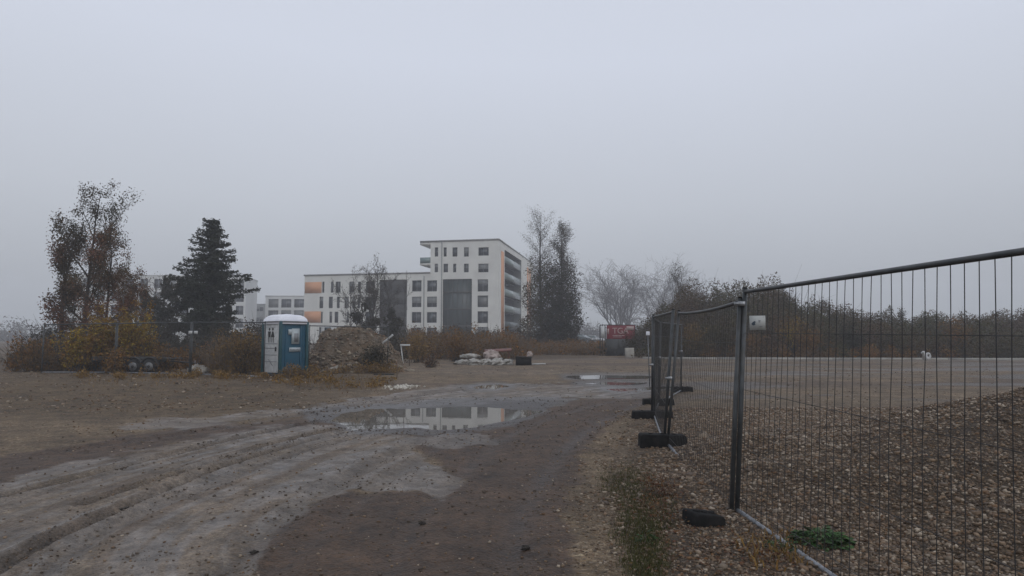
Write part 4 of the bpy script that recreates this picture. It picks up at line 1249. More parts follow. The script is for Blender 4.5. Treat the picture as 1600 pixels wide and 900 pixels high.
for k_, (px, Y, ty, rp, lm, nn, lab) in enumerate([
        (1042, 46.5, 478, 16, 'olive', 3800, 'olive shrub at the low left end of the thicket'),
        (1078, 45.8, 505, 15, 'dry', 2600, 'tan grassy shrub in front of the thicket, seen between fence posts'),
        (1128, 45.6, 500, 17, 'thicket', 3000, 'brown shrub in front of the highest part of the thicket'),
        (1176, 45.4, 520, 15, 'orangebrown', 2600, 'rusty shrub just right of the tallest fence post'),
        (1236, 46.0, 490, 16, 'yellow', 1500, 'thin yellowish shrub against the dark thicket'),
        (1262, 45.3, 512, 18, 'orangebrown', 3000, 'wide rusty shrub low in front of the thicket dip'),
        (1330, 45.8, 500, 18, 'dark', 3200, 'dark green shrub in the thin middle of the thicket line'),
        (1392, 45.2, 508, 16, 'thicket', 2600, 'brown shrub left of the white numeral'),
        (1490, 45.8, 496, 20, 'orangebrown', 3200, 'russet shrub right of the white numeral')]):
    bush('shrub', lab, px, Y, ty, rp, 140 + k_, lm, nn, 0.055, cat='shrub', stems=44)
bush('dark_bush', 'purplish dark bush leaning on the right of the rubble heap', 585, 28.0, 540, 19, 100, 'dark', 2400, 0.045, stems=40)

# ------------------------------------------------------------------ rubble heap
def heap():
    x0 = P(548, 522, 30)[0]; y0 = 30.0
    rg = np.random.default_rng(7)
    n = 90
    g = np.linspace(-1, 1, n)
    Xg, Yg = np.meshgrid(g, g)
    r = np.hypot(Xg, Yg)
    X = x0 + Xg * 3.05; Y = y0 + Yg * 2.3
    pf = np.clip(1 - r, 0, 1)
    h = 1.86 * sstep(0, 0.78, pf * 1.05 + 0.55 * (fbm(X * 0.9 + 4, Y * 0.9, 4, 7) - 0.5) * sstep(0, .2, pf)) + (fbm(X * 3, Y * 3, 5, 8) - 0.5) * 0.55 * sstep(0, .3, pf)
    base = height(X.ravel(), Y.ravel()).reshape(X.shape)
    Z = base - 0.06 + h * (pf > 0)
    V = np.stack([X.ravel(), Y.ravel(), Z.ravel()], 1)
    i = np.arange(n - 1)[:, None] * n; j = np.arange(n - 1)[None, :]
    F = np.stack([i + j, i + j + 1, i + n + j + 1, i + n + j], -1).reshape(-1, 4)
    F = F[(pf.ravel()[F] > 0).any(1)]
    mb = MB(); mb.add(V, F)
    # stones and clods lying in it
    stones(mb, V[pf.ravel() > 0.05], 5200, 0.03, 0.16, rg, 1, pw=2.6); stones(mb, V[(pf.ravel() > 0.02) & (Y.ravel() < y0 - .3) & (Z.ravel() < 0.95)], 420, 0.12, 0.34, rg, 1, pw=1.6)
    o = mb.build('rubble_heap', [mat('heap soil', (0.135, 0.095, 0.060), (0.065, 0.050, 0.036), 0.95, 1.8, bump=0.05, bscale=9, dirt=(0.25, 0.21, 0.17), dscale=3, damt=.6), L['rubble']], origin=(x0, y0, H(x0, y0)), smooth=True)
    tag(o, 'brown heap of earth and rubble right of the toilet cabin', 'rubble heap')
    return x0, y0

OCT = np.array([(1, 0, 0), (-1, 0, 0), (0, 1, 0), (0, -1, 0), (0, 0, 1), (0, 0, -1)], float)
OCTF = np.array([(0, 2, 4), (2, 1, 4), (1, 3, 4), (3, 0, 4), (2, 0, 5), (1, 2, 5), (3, 1, 5), (0, 3, 5)])
CUB = np.array([(sx, sy, sz) for sx in (-1, 1) for sy in (-1, 1) for sz in (-1, 1)], float) * 0.72
CUBF = np.array([(0, 1, 3, 2), (4, 6, 7, 5), (0, 4, 5, 1), (2, 3, 7, 6), (0, 2, 6, 4), (1, 5, 7, 3)])
def stones(mb, pts, n, smin, smax, rg, m=0, pw=2.2, sizes=None):
    i = rg.integers(0, len(pts), n) if len(pts) != n else np.arange(n)
    c = np.asarray(pts)[i].copy()
    s = sizes if sizes is not None else smin + (smax - smin) * rg.random(n) ** pw
    half = n // 2
    for B, BF, sl in ((OCT, OCTF, slice(0, half)), (CUB, CUBF, slice(half, n))):
        k = len(c[sl])
        if not k: continue
        V = B[None] * (1 + rg.normal(size=(k, len(B), 3)) * 0.16)
        V = V * (np.array([1, 0.8, 0.55]) * rg.uniform(0.75, 1.25, (k, 3)))[:, None, :]
        a = rg.random(k) * 6.283; ca, sa = np.cos(a)[:, None], np.sin(a)[:, None]
        x, y = V[..., 0] * ca - V[..., 1] * sa, V[..., 0] * sa + V[..., 1] * ca
        b = rg.normal(size=k) * 0.35; cb, sb = np.cos(b)[:, None], np.sin(b)[:, None]
        y2, z2 = y * cb - V[..., 2] * sb, y * sb + V[..., 2] * cb
        V = np.stack([x, y2, z2], -1) * s[sl][:, None, None] * 0.5 + c[sl][:, None, :]
        V[..., 2] += s[sl][:, None] * 0.10
        F = (BF[None] + (np.arange(k) * len(B))[:, None, None]).reshape(-1, BF.shape[1])
        mb.add(V.reshape(-1, 3), F, m)
hx, hy = heap()
hp = []
for k in range(30):
    hp.append((P(rng.uniform(470, 625), 522, 28)[0], rng.uniform(27.0, 28.4), rng.uniform(.15, .35), rng.uniform(.2, .65)))
tag(mass('undergrowth', None, [M['wood'], L['dry']], 88, hp, 4200, 0.035, twig=60), kind='stuff')

def beam(name, label, cat, a, b, w, h, m, mat_='wood', group=None):
    a, b = np.array(a, float), np.array(b, float)
    d = (b - a); Ln = np.linalg.norm(d); d /= Ln
    s_ = np.cross(d, [0, 0, 1.0]); s_ /= np.linalg.norm(s_); u = np.cross(s_, d)
    mb = MB(); mb.box((a + b) / 2, (Ln / 2, w / 2, h / 2), [d, s_, u])
    o = mb.build(name, M[mat_], origin=a, bevel=min(w, h) * 0.15)
    return tag(o, label, cat, group)
q = P(592, 541, 29.4); q2 = P(614, 523, 29.2)
beam('beam', 'white beam sticking up out of the rubble heap', 'beam', q, q2, 0.07, 0.07, 0, 'plwhite')
# broken white table-like frame right of the heap
cx = P(633, 522, 34)[0]
t = empty('broken_frame', (cx, 34, H(cx, 34)), 'broken white frame with a flat top standing right of the heap', 'frame')
mb = MB(); zt = P(633, 538.5, 34)[2]; mb.bx(cx - .23, cx + .24, 33.9, 34.15, zt - .06, zt + .02); mb.build('top', M['plwhite'], t, bevel=.01)
mb = MB(); mb.tubes([(cx - .20, 34, zt - .06)], [(cx - .06, 34, H(cx, 34) - .05)], .03, .03, 6); mb.build('leg', M['plwhite'], t)
mb = MB(); mb.tubes([(cx + .18, 34.05, zt - .06)], [(cx + .22, 34.1, H(cx, 34) - .05)], .02, .02, 6); mb.build('leg', M['wood'], t)
# slab and stones at the foot of the heap
def slab(name, label, px, py, w, d, h, yaw, tilt, m='concrete', cat='slab', sink=0.25):
    g = G(px, py); z = H(g[0], g[1])
    R_ = rotz(yaw); ax = [R_[0] * math.cos(tilt) + np.array([0, 0, math.sin(tilt)]), R_[1], np.cross(R_[0] * math.cos(tilt) + np.array([0, 0, math.sin(tilt)]), R_[1])]
    mb = MB(); mb.box((g[0], g[1], z + h * (0.5 - sink) + abs(math.sin(tilt)) * w * .35), (w / 2, d / 2, h / 2), ax)
    o = mb.build(name, M[m], origin=(g[0], g[1], z), bevel=0.012)
    return tag(o, label, cat)
slab('concrete_slab', 'pale concrete slab tilted at the foot of the heap', 559, 577, 0.62, 0.3, 0.09, 0.3, 0.18)
slab('concrete_lump', 'grey concrete lump at the front foot of the heap', 520, 582, 0.4, 0.35, 0.28, 0.8, 0.3, cat='concrete lump')
slab('concrete_lump', 'broken grey lump under the purplish bush', 612, 581, 0.32, 0.3, 0.2, 1.8, 0.2, cat='concrete lump')
slab('plank', 'pale plank lying on the dead bush beside the sandy track', 667, 566, 0.9, 0.16, 0.05, 0.1, -0.05, 'wood', 'plank', sink=-2.0)
slab('plank', 'dark plank on the ground in front of the heap', 600, 586, 0.8, 0.14, 0.05, -0.1, 0.02, 'trailer', 'plank', sink=0.1)
g = G(620, 592)
mb = MB(); mb.tubes([(g[0], g[1], H(g[0], g[1]) - .1)], [(g[0] + .02, g[1], H(g[0], g[1]) + 0.82)], .016, .013, 6)
tag(mb.build('stake', M['wood'], origin=(g[0], g[1], 0)), 'thin upright stake in front of the rubble heap', 'stake')

# spilt plaster
def lump(name, label, cat, c, s_, seed, m, rot=0.0, amp=0.5, res=(56, 32), flatb=True):
    rg = np.random.default_rng(seed)
    th = np.linspace(0, 2 * math.pi, res[0], endpoint=False); ph = np.linspace(-math.pi / 2, math.pi / 2, res[1])
    T, Pp = np.meshgrid(th, ph)
    x, y, z = np.cos(Pp) * np.cos(T), np.cos(Pp) * np.sin(T), np.sin(Pp)
    k = 1 + amp * (vnoise(x * 2 + 9 + seed, y * 2 + z * 2.3 + 5, seed) + 0.6 * vnoise(x * 5 + 9, y * 5 + z * 6, seed + 2) - 0.8)
    k = k + amp * 0.45 * (np.abs(vnoise(x * 7 + 3, y * 5 + z * 6 + seed, seed + 4) - 0.5) * 2 - 0.5) + amp * 0.2 * (vnoise(x * 15, y * 13 + z * 15, seed + 6) - .5)
    k = np.where(np.abs(np.abs(Pp) - math.pi / 2) < 1e-6, 1, k)
    V = np.stack([x * k * s_[0], y * k * s_[1], z * k * s_[2]], -1).reshape(-1, 3)
    if flatb: V[:, 2] = np.maximum(V[:, 2], -s_[2] * 0.55)
    V = V @ rotz(rot) + np.array(c)
    n = res[0]; F = []
    for i in range(res[1] - 1):
        for j in range(n): F.append((i * n + j, i * n + (j + 1) % n, (i + 1) * n + (j + 1) % n, (i + 1) * n + j))
    mb = MB(); mb.add(V, F)
    o = mb.build(name, M[m], origin=c, smooth=True)
    return tag(o, label, cat)
g = G(627, 605)
mb = MB(); rg = np.random.default_rng(3)
pts = np.stack([g[0] + rg.normal(size=260) * 0.20, g[1] + rg.normal(size=260) * 0.35, np.zeros(260)], 1); pts[:, 2] = height(pts[:, 0], pts[:, 1])
stones(mb, pts, 260, 0.03, 0.11, rg, 0)
o = mb.build('plaster_debris', M['plaster'], origin=(g[0], g[1], H(g[0], g[1]))); tag(o, 'spilt patch of whitish plaster lumps beside the muddy track', 'debris')

# ------------------------------------------------------------------ sacks, box and boards beside the track
def gz(px, Y): x = P(px, 522, Y)[0]; return np.array([x, Y, H(x, Y)])
SK = [(724, 35.6, .42, .30, .17, 1, 'white crumpled sack at the left end of the sack row'),
      (741, 34.6, .40, .28, .20, 2, 'flat white sack second from the left in the row'),
      (759, 35.0, .44, .30, .21, 3, 'long grey white sack in the middle of the row'),
      (778, 34.6, .42, .30, .22, 4, 'big white sack below the reddish sheet'),
      (793, 35.2, .30, .26, .20, 5, 'small white sack next to the dark box')]
for px, Y, a, b, c, sd, lab in SK:
    q = gz(px, Y)
    lump('sack', lab, 'sack', q + [0, 0, c * 0.5], (a, b, c), sd, 'bag', rot=0.2 * sd, amp=0.55); bpy.context.scene.objects[-1] if False else None
q = gz(733, 35.9); lump('sack', 'pale sack lying on top of the left sacks', 'sack', q + [0, 0, .40], (.55, .28, .15), 8, 'bag', rot=0.1, amp=.5)
q = gz(768, 36.0); lump('sack', 'pinkish white sack humped behind the row', 'sack', q + [0, 0, .38], (.42, .26, .32), 9, 'bagpink', rot=0.1, amp=.5)
q = gz(818, 34.8)
t = empty('crate', q, 'near black open box right of the white sacks', 'crate')
mb = MB(); w_, d_, h_ = .40, .33, .44
for x0, x1, y0, y1 in ((-w_, w_, -d_, -d_ + .03), (-w_, w_, d_ - .03, d_), (-w_, -w_ + .03, -d_ + .03, d_ - .03), (w_ - .03, w_, -d_ + .03, d_ - .03)):
    mb.bx(q[0] + x0, q[0] + x1, q[1] + y0, q[1] + y1, q[2] - .03, q[2] + h_)
mb.bx(q[0] - w_ + .03, q[0] + w_ - .03, q[1] - d_ + .03, q[1] + d_ - .03, q[2] + .01, q[2] + .28); mb.build('body', M['rubber'], t)
mb = MB(); mb.bx(q[0] - w_ - .02, q[0] + w_ + .02, q[1] - d_ - .02, q[1] - d_ - .001, q[2] + h_ - .07, q[2] + h_ + .012); mb.build('rim', M['trailer'], t)
q2 = gz(827, 34.9); lump('sack', 'pink sack resting on the dark box', 'sack', q2 + [0, 0, .50], (.15, .17, .19), 10, 'bagpink', amp=.4)
slab('board', 'white strip of board lying right of the dark box', 842, 570, 0.7, 0.2, 0.05, 0.05, 0.03, 'plwhite', 'board', sink=0.0)
q = gz(778, 37.6)
mb = MB(); mb.box(q + [0, 0, .68], (.75, .3, .03), [[1, 0, .05], [0, 1, .2], [-.05, -.2, 1]]); 
for sx in (-.6, .6): mb.bx(q[0] + sx - .03, q[0] + sx + .03, q[1] - .03, q[1] + .03, q[2] - .05, q[2] + .66)
tag(mb.build('metal_sheet', M['redtarp'], origin=q), 'rusty red sheet on stilts behind the sacks', 'sheet')
q = gz(513, 55)
t = empty('white_cabin', q, 'small white box with dark blue pane behind the rubble heap', 'cabin')
mb = MB(); zt = P(513, 510, 55)[2]; mb.bx(q[0] - .5, q[0] + .5, q[1] - .4, q[1] + .4, q[2] - .05, zt); mb.build('body', M['plwhite'], t, bevel=.05)
mb = MB(); mb.bx(q[0] - .2, q[0] + .32, q[1] - .425, q[1] - .403, zt - .42, zt - .08); mb.build('pane', M['blueprint'], t)

# ------------------------------------------------------------------ portable toilet
def toilet():
    g = gz(443, 25.6)
    t = empty('portable_toilet', g, 'blue portable toilet with white door and rounded white roof', 'toilet')
    az = math.atan2(443 - 800, 1050)
    yaw = -az + math.radians(34) - math.radians(0)
    R_ = rotz(yaw)        # local x: along the blue side to the right, local y: away from the viewer
    R_ = rotz(math.radians(-0) + 0)  # replaced below
    # normal of the blue side turned to the right of the line of sight
    view = np.array([math.sin(az), math.cos(az), 0]); right = np.array([view[1], -view[0], 0])
    th_ = math.radians(33)
    ux = right * math.cos(th_) + view * math.sin(th_)        # along the blue side, going right and back
    uy = -right * math.sin(th_) + view * math.cos(th_)       # along the door side, going left and back
    up = np.array([0, 0, 1.0]); ax = [ux, uy, up]
    W = 1.14
    corner = np.array(P(438.5, 522, 25.0)); corner[2] = g[2]
    pt = lambda a, b, c: corner + ux * a + uy * b + up * c
    mb = MB(); mb.box(pt(W / 2, W / 2, 1.06), (W / 2 - .02, W / 2 - .02, 1.0), ax)
    mb.build('body', M['blue'], t, bevel=.02)
    # ribs on the blue side
    for a in (0.22, 0.86, 1.0):
        mb = MB(); mb.box(pt(a, 0.008, 1.02), (.018, .014, .88), ax); mb.build('rib', M['blue'], t, bevel=.006)
    for a, b in ((0, 0), (W, 0), (0, W), (W, W)):
        mb = MB(); mb.box(pt(a, b, 1.05), (.05, .05, 1.0), ax); mb.build('corner_post', M['teal'], t, bevel=.015)
    mb = MB(); mb.box(pt(W / 2, W / 2, 0.03), (W / 2 + .03, W / 2 + .03, .07), ax); mb.build('skid', M['trailer'], t)
    # door
    mb = MB(); mb.box(pt(-0.012, W / 2, 1.06), (.022, W / 2 - .09, .92), ax)
    dr = mb.build('door', M['plwhite'], t, bevel=.01)
    mb = MB()
    for k in range(9): mb.box(pt(-0.038, W / 2, 1.82 + k * 0.0), (.004, .3, .006), ax) if k == 0 else None
    for z in (0.55, 0.80, 1.05, 1.22): mb.box(pt(-0.037, W / 2, z), (.005, W / 2 - .16, .012), ax)
    mb.build('moulding', M['greyprint'], dr)
    mb = MB(); mb.box(pt(-0.055, 0.22, 1.02), (.02, .03, .08), ax); mb.build('handle', M['black'], dr, bevel=.008)
    # black pictogram: two figures
    mb = MB()
    def disc(cy, cz, r, n=14):
        mb.add([pt(-0.0375, cy, cz)] + [pt(-0.0375, cy + r * math.cos(6.283 * k / n), cz + r * math.sin(6.283 * k / n)) for k in range(n)], [(0, 1 + k, 1 + (k + 1) % n) for k in range(n)])
    for cy, w0, w1 in ((W / 2 + .11, .10, .07), (W / 2 - .11, .05, .13)):
        disc(cy, 1.76, .055)
        mb.add([pt(-0.0375, cy - w0, 1.68), pt(-0.0375, cy + w0, 1.68), pt(-0.0375, cy + w1, 1.46), pt(-0.0375, cy - w1, 1.46)], [(0, 1, 2, 3)])
        for s_ in (-1, 1): mb.add([pt(-0.0375, cy + s_ * .05 - .025, 1.46), pt(-0.0375, cy + s_ * .05 + .025, 1.46), pt(-0.0375, cy + s_ * .05 + .02, 1.26), pt(-0.0375, cy + s_ * .05 - .02, 1.26)], [(0, 1, 2, 3)])
    mb.build('pictogram', M['black'], dr)
    mb = MB()
    for k in range(5):   # scuffs and faded print low on the door
        mb.box(pt(-0.0375, W / 2 + (-.12 + .06 * k), .42 + .05 * k), (.002, .06, .012), [ux, uy * .9 + up * .43, up * .9 - uy * .43])
    mb.build('scuff', M['greyprint'], dr)
    # stickers on the blue side
    mb = MB(); mb.box(pt(.62, -.028, 1.50), (.17, .004, .29), ax); mb.box(pt(.40, -.028, 1.66), (.09, .0038, .10), ax)
    so = mb.build('sticker', M['sticker'], t)
    mb = MB(); mb.box(pt(.65, -.034, 1.45), (.09, .003, .16), ax); mb.build('print', M['greyprint'], so)
    mb = MB(); mb.box(pt(.60, -.028, 1.00), (.24, .004, .075), ax); so = mb.build('sticker', M['sticker'], t)
    mb = MB()
    for k in range(7): mb.box(pt(.42 + .06 * k, -.034, 1.00), (.018, .003, .03), ax)
    mb.build('print', M['greyprint'], so)
    # domed roof
    n = 22; V = []; F = []
    for i in range(n + 1):
        for j in range(n + 1):
            a, b = -1 + 2 * i / n, -1 + 2 * j / n
            e_ = 4.0
            z = 2.06 + 0.27 * max(0, (1 - abs(a) ** e_)) ** .5 * max(0, (1 - abs(b) ** e_)) ** .5
            z += 0.02 * math.cos(a * 9) * (1 - abs(a)) * (1 - abs(b))
            rr_ = 1.0 - 0.10 * (abs(a) * abs(b)) ** 3
            V.append(pt(W / 2 + a * (W / 2 + .09) * rr_, W / 2 + b * (W / 2 + .09) * rr_, z))
    for i in range(n):
        for j in range(n): F.append((i * (n + 1) + j, (i + 1) * (n + 1) + j, (i + 1) * (n + 1) + j + 1, i * (n + 1) + j + 1))
    edge = [i * (n + 1) for i in range(n + 1)] + [n * (n + 1) + j for j in range(1, n + 1)] + [i * (n + 1) + n for i in range(n - 1, -1, -1)] + [j for j in range(n - 1, 0, -1)]
    b0 = len(V)
    for k in edge: V.append(V[k] - up * .10)
    for k in range(len(edge)): F.append((edge[k], edge[(k + 1) % len(edge)], b0 + (k + 1) % len(edge), b0 + k))
    mb = MB(); mb.add(V, F); mb.build('roof', M['roofwhite'], t, smooth=True)
toilet()

# ------------------------------------------------------------------ trailer
def trailer():
    g = gz(232, 27.0)
    t = empty('flat_trailer', g, 'low dark flat trailer with two wheels among the weeds', 'trailer')
    x, y, z = g
    mb = MB(); mb.bx(x - 2.2, x + .75, y + .0, y + 1.3, z + .50, z + .60)
    mb.bx(x - 2.2, x + .75, y - .04, y - .001, z + .46, z + .66); mb.build('deck', M['trailer'], t)
    def arc(cx):
        mb = MB(); V = []; n = 12
        for k in range(n + 1):
            a = math.pi * k / n
            for r_, yy in ((.36, -.24), (.36, -.001), (.33, -.24), (.33, -.001)): V.append((cx + r_ * math.cos(a), y + yy, z + .28 + r_ * math.sin(a)))
        F = []
        for k in range(n):
            b = 4 * k
            F += [(b, b + 1, b + 5, b + 4), (b + 2, b + 6, b + 7, b + 3), (b, b + 4, b + 6, b + 2), (b + 1, b + 3, b + 7, b + 5)]
        mb.add(V, F); mb.build('mudguard', M['trailer'], t)
    for cx in (x - .46, x + .18):
        arc(cx)
        mb = MB(); mb.tubes([(cx, y - .22, z + .27)], [(cx, y - .02, z + .27)], .28, .28, 22)
        w = mb.build('wheel', M['tyre'], t)
        mb = MB(); mb.tubes([(cx, y - .235, z + .27)], [(cx, y - .221, z + .27)], .16, .17, 18)
        rm = mb.build('rim', M['rim'], w)
        mb = MB(); mb.tubes([(cx, y - .25, z + .27)], [(cx, y - .236, z + .27)], .055, .06, 10); mb.build('hub', M['trailer'], rm)
    mb = MB(); mb.tubes([(x + .75, y + .05, z + .50)], [(x + 1.95, y + .4, z + .36)], .035, .03, 8); mb.build('drawbar', M['trailer'], t)
    mb = MB(); mb.tubes([(x + 1.75, y + .34, z + .5)], [(x + 1.75, y + .34, z - .03)], .02, .02, 8); mb.build('jockey_leg', M['rim'], t)
trailer()
rg = np.random.default_rng(12)
for k, (px, py, lab) in enumerate([(309, 585, 'small grey rubbish pile between trailer and toilet cabin'), (131, 572, 'crumpled whitish rag under the yellow bush at the left')]):
    g = G(px, py); z = H(g[0], g[1])
    lump('rubbish', lab, 'rubbish', np.array([g[0], g[1], z + .12]), (.32 if k == 0 else .2, .22, .2), 30 + k, 'concrete' if k == 0 else 'bag', amp=.9)

# ------------------------------------------------------------------ site fences
def fence_panel(label, Ab, At, Bb, Bt, group, seed=0, post_r=.021, rail_r=.021, wr=.0022, dark='galv_dark', spacing=0.10, bend=0.0, sag=0.0, rows=(0.08, 0.30, 0.55, 0.80), rail_h=0.985, bottom_m='galv_rail'):
    Ab, At, Bb, Bt = [np.array(v, float) for v in (Ab, At, Bb, Bt)]
    rg = np.random.default_rng(seed)
    t = empty('site_fence', Ab, label, 'fence', group)
    def pt(u, v):
        lo = Ab * (1 - u) + Bb * u; hi = At * (1 - u) + Bt * u
        q = lo * (1 - v) + hi * v
        q = q + np.array([0, 0, -sag * 4 * u * (1 - u)]) * v
        return q
    for u in (0, 1):
        mb = MB(); mb.tubes([pt(u, -0.01)], [pt(u, 1.0)], post_r, post_r, 10); po = mb.build('post', M[dark], t, smooth=False)
        mb = MB(); mb.tubes([pt(u, 1.0)], [pt(u, 1.006)], post_r * 1.1, post_r * .7, 10); mb.build('cap', M['rubber'], po)
    us = np.linspace(0, 1, 15)
    mb = MB(); mb.path([pt(u, rail_h) for u in us], rail_r * .85, 10); mb.build('top_rail', M[dark], t, smooth=True)
    mb = MB(); mb.path([pt(u, 0.028) for u in us], rail_r * .95, 10); mb.build('bottom_rail', M[bottom_m], t, smooth=True)
    Ln = np.linalg.norm(Bb - Ab); n = int(Ln / spacing)
    mb = MB()
    A, B = [], []
    for k in range(1, n):
        u = k / n; kink = rg.normal(size=5) * 0.0025
        q = [pt(u + kink[i] if 0 < i < 4 else u, v) for i, v in enumerate((0.028, .25, .5, .75, rail_h))]
        A += q[:-1]; B += q[1:]
    for v in rows:
        for i in range(8):
            A.append(pt(i / 8, v)); B.append(pt((i + 1) / 8, v))
    mb.tubes(np.array(A), np.array(B), wr, wr, 5, 0, caps=False)
    mb.build('wire_mesh', M['wire'], t)
    return t

def lean(base, dx, dy=0.0, h=2.0):
    return np.array(base) + np.array([dx, dy, h])
def onground(px, py):
    g = G(px, py); g[2] = H(g[0], g[1]) - 0.01; return g
p1 = onground(1146, 799); p2 = onground(1040, 699); p3 = onground(1021, 653); p4 = onground(1029, 632); p5 = onground(1064, 612)
t1 = P(1160, 451, p1[1] + .05); t2 = P(1055, 484, p2[1]); t3 = P(1019, 493, p3[1]); t4 = P(1031, 502, p4[1]); t5 = P(1065, 506, p5[1])
for q, b_ in ((t1, p1), (t2, p2), (t3, p3), (t4, p4), (t5, p5)): q[2] = min(q[2], b_[2] + 2.04)
# nearest panel runs past the camera on the right
dirt_ = ray(746, 516); dirt_ /= np.linalg.norm(dirt_)      # the panel runs straight towards this point
p1b = p1 + [.03, 0, -.035]
e_b = p1b - dirt_ * 3.48; e_t = t1 - dirt_ * 3.48
side_off = np.array([0.046, -0.012, 0])
GR = 'mesh panels of the near site fence'
fence_panel('nearest mesh fence panel, standing closest to the camera, right of the tallest post', p1b, t1 + side_off * .5, e_b, e_t, GR, 1, wr=.0026, post_r=.022)
fence_panel('mesh fence panel between the nearest post and the leaning post', p1 - side_off * .5 - [0, 0, .09], t1 - side_off * .5 - [0, 0, .09], p2 + [0.02, -.02, 0], t2 + [0.05, -.02, -.02], GR, 2, sag=.035)
fence_panel('mesh fence panel beyond the leaning post', p2 + [-.02, .03, 0], t2 + [-.02, .03, 0], p3 + [.02, -.02, 0], t3 + [.02, -.02, 0], GR, 3)
fence_panel('short looking mesh fence panel turning off behind the row', p3 + [-.02, .04, 0], t3 + [.02, .04, -.02], p4, t4, GR, 4)
fence_panel('farthest mesh fence panel of the near fence, running right', p4 + [.03, .05, 0], t4 + [.03, .05, 0], p5, t5, GR, 5)

def foot(label, x0, x1, y, seed, tilt=0.0, sink=0.02, yaw=0.0, w=.12, h=.17):
    xc = (x0 + x1) / 2; z = H(xc, y)
    Ln = (x1 - x0) / 2
    # block with chamfered ends and three holes' collars
    pr = [(-Ln, 0), (-Ln + .01, h * .9), (-Ln + .03, h), (Ln - .03, h), (Ln - .01, h * .9), (Ln, 0)]
    R_ = rotz(yaw)
    V = []
    for s_ in (-1, 1):
        for a, b in pr:
            v = R_[0] * a * math.cos(tilt) + R_[1] * s_ * w + np.array([0, 0, b - sink + a * math.sin(tilt)])
            V.append(np.array([xc, y, z]) + v)
    n = len(pr)
    F = [tuple(range(n)), tuple(range(n, 2 * n))[::-1]] + [(i, i + n, (i + 1) % n + n, (i + 1) % n) for i in range(n)]
    t = empty('rubber_block', (xc, y, z), label, 'fence foot', 'rubber feet of the near fence')
    mb = MB(); mb.add(V, F); mb.build('block', M['rubber'], t, bevel=.012)
    mb = MB()
    for k in (-.5, 0, .5):
        c = np.array([xc, y, z]) + R_[0] * Ln * k * math.cos(tilt) + np.array([0, 0, h - sink + Ln * k * math.sin(tilt)])
        mb.tubes([c - [0, 0, .01]], [c + [0, 0, .012]], .034, .030, 10)
    mb.build('collar', M['rubber'], t)
foot('dark fence foot half sunk in gravel left of the nearest post', 1.47, 1.76, p1[1] - .42, 1, tilt=-.16, sink=.07, yaw=.35)
foot('fence foot under the leaning fence post', 1.80, 2.46, p2[1], 2, tilt=-.03, h=.20)
foot('longest looking fence foot, third from the camera', 2.30, 3.06, p3[1], 3, h=.16)
foot('fence foot behind the third one, fourth from the camera', 2.98, 3.68, p4[1], 4, h=.16)
foot('farthest fence foot, on the right of the others', 4.45, 5.02, p5[1], 5, h=.16)

def clamp(label, a, b, v, off=(0, 0, 0)):
    c = np.array(a) * (1 - v) + np.array(b) * v + np.array(off)
    t = MB(); t.tubes([c - [0, 0, .022]], [c + [0, 0, .022]], .036, .036, 10)
    t.box(c + [-.045, -.012, 0], (.028, .016, .014)); t.tubes([c + [-.06, -.04, 0]], [c + [-.06, .02, 0]], .007, .007, 6)
    o = t.build('fence_clamp', M['galv_bright'], origin=c); tag(o, label, 'clamp', 'clamps joining the fence panels')
clamp('bright clamp halfway up the leaning fence post', p2, t2, .50)
clamp('bright clamp halfway up the third fence post', p3, t3, .52)
clamp('bright clamp on the fourth fence post', p4, t4, .57)
clamp('bright clamp on the farthest fence post', p5, t5, .60)
clamp('dark clamp near the top of the nearest fence post', p1, t1, .93)

# notice on the near panel
def notice():
    # the plane of the nearest panel
    ub = np.array(e_t) - np.array(t1); ub[2] = 0; ub /= np.linalg.norm(ub)
    c0 = P(1183.5, 504.5, 5.62)
    nrm = np.array([ub[1], -ub[0], 0]);
    if nrm[0] > 0: nrm = -nrm
    # it hangs turned to the viewer on its wires
    view = np.array([c0[0], c0[1], 0]); view /= np.linalg.norm(view)
    rt = np.array([view[1], -view[0], 0]); rt = rt * .93 - view * .36; rt /= np.linalg.norm(rt)
    fr = np.array([rt[1], -rt[0], 0]); up = np.array([0, 0, 1.0])
    if fr[1] > 0: fr = -fr
    t = empty('notice_sign', c0, 'small white notice with a dark emblem wired to the nearest fence panel', 'sign')
    mb = MB(); mb.box(c0, (.066, .003, .060), [rt, fr, up]); mb.build('plate', M['plate'], t)
    e_ = MB()
    def q(a, b): return c0 + rt * a + up * b + fr * .0045
    e_.add([q(-.050, -.006), q(-.034, .010), q(-.018, .016), q(-.012, .004), q(-.022, .000), q(-.014, -.012), q(-.030, -.022), q(-.044, -.018)], [(0, 1, 2, 3, 4, 5, 6, 7)])
    e_.build('emblem', M['blueprint'], t)
    e_ = MB()
    for a, b, w_ in ((.010, .018, .020), (.012, .008, .012), (.018, -.030, .026)):
        e_.box(q(a + w_ / 2, b), (w_ / 2, .0006, .0028), [rt, fr, up])
    e_.build('print', M['greyprint'], t)
    e_ = MB()
    for a in (-.055, .055):
        e_.tubes([q(a, .05)], [c0 + rt * a + up * .05 - fr * .06], .0016, .0016, 4)
    e_.build('wire_tie', M['wire'], t)
M['plate'] = mat('notice plate', (0.48, 0.49, 0.47), (0.42, 0.43, 0.41), 0.5, 10)
notice()

# marker pole left of the third post
q = gz(1014, 21.0)
t = empty('marker_pole', q, 'thin marker pole with a white reflector left of the third fence post', 'marker')
zt = P(1012, 521, 21.0)[2]
mb = MB(); mb.tubes([(q[0], q[1], q[2] - .05)], [(q[0] - .04, q[1], zt)], .016, .014, 8); mb.build('pole', M['galv'], t)
mb = MB(); mb.box((q[0] - .04, q[1] - .02, zt), (.055, .02, .06)); mb.build('reflector', M['roofwhite'], t, bevel=.01)

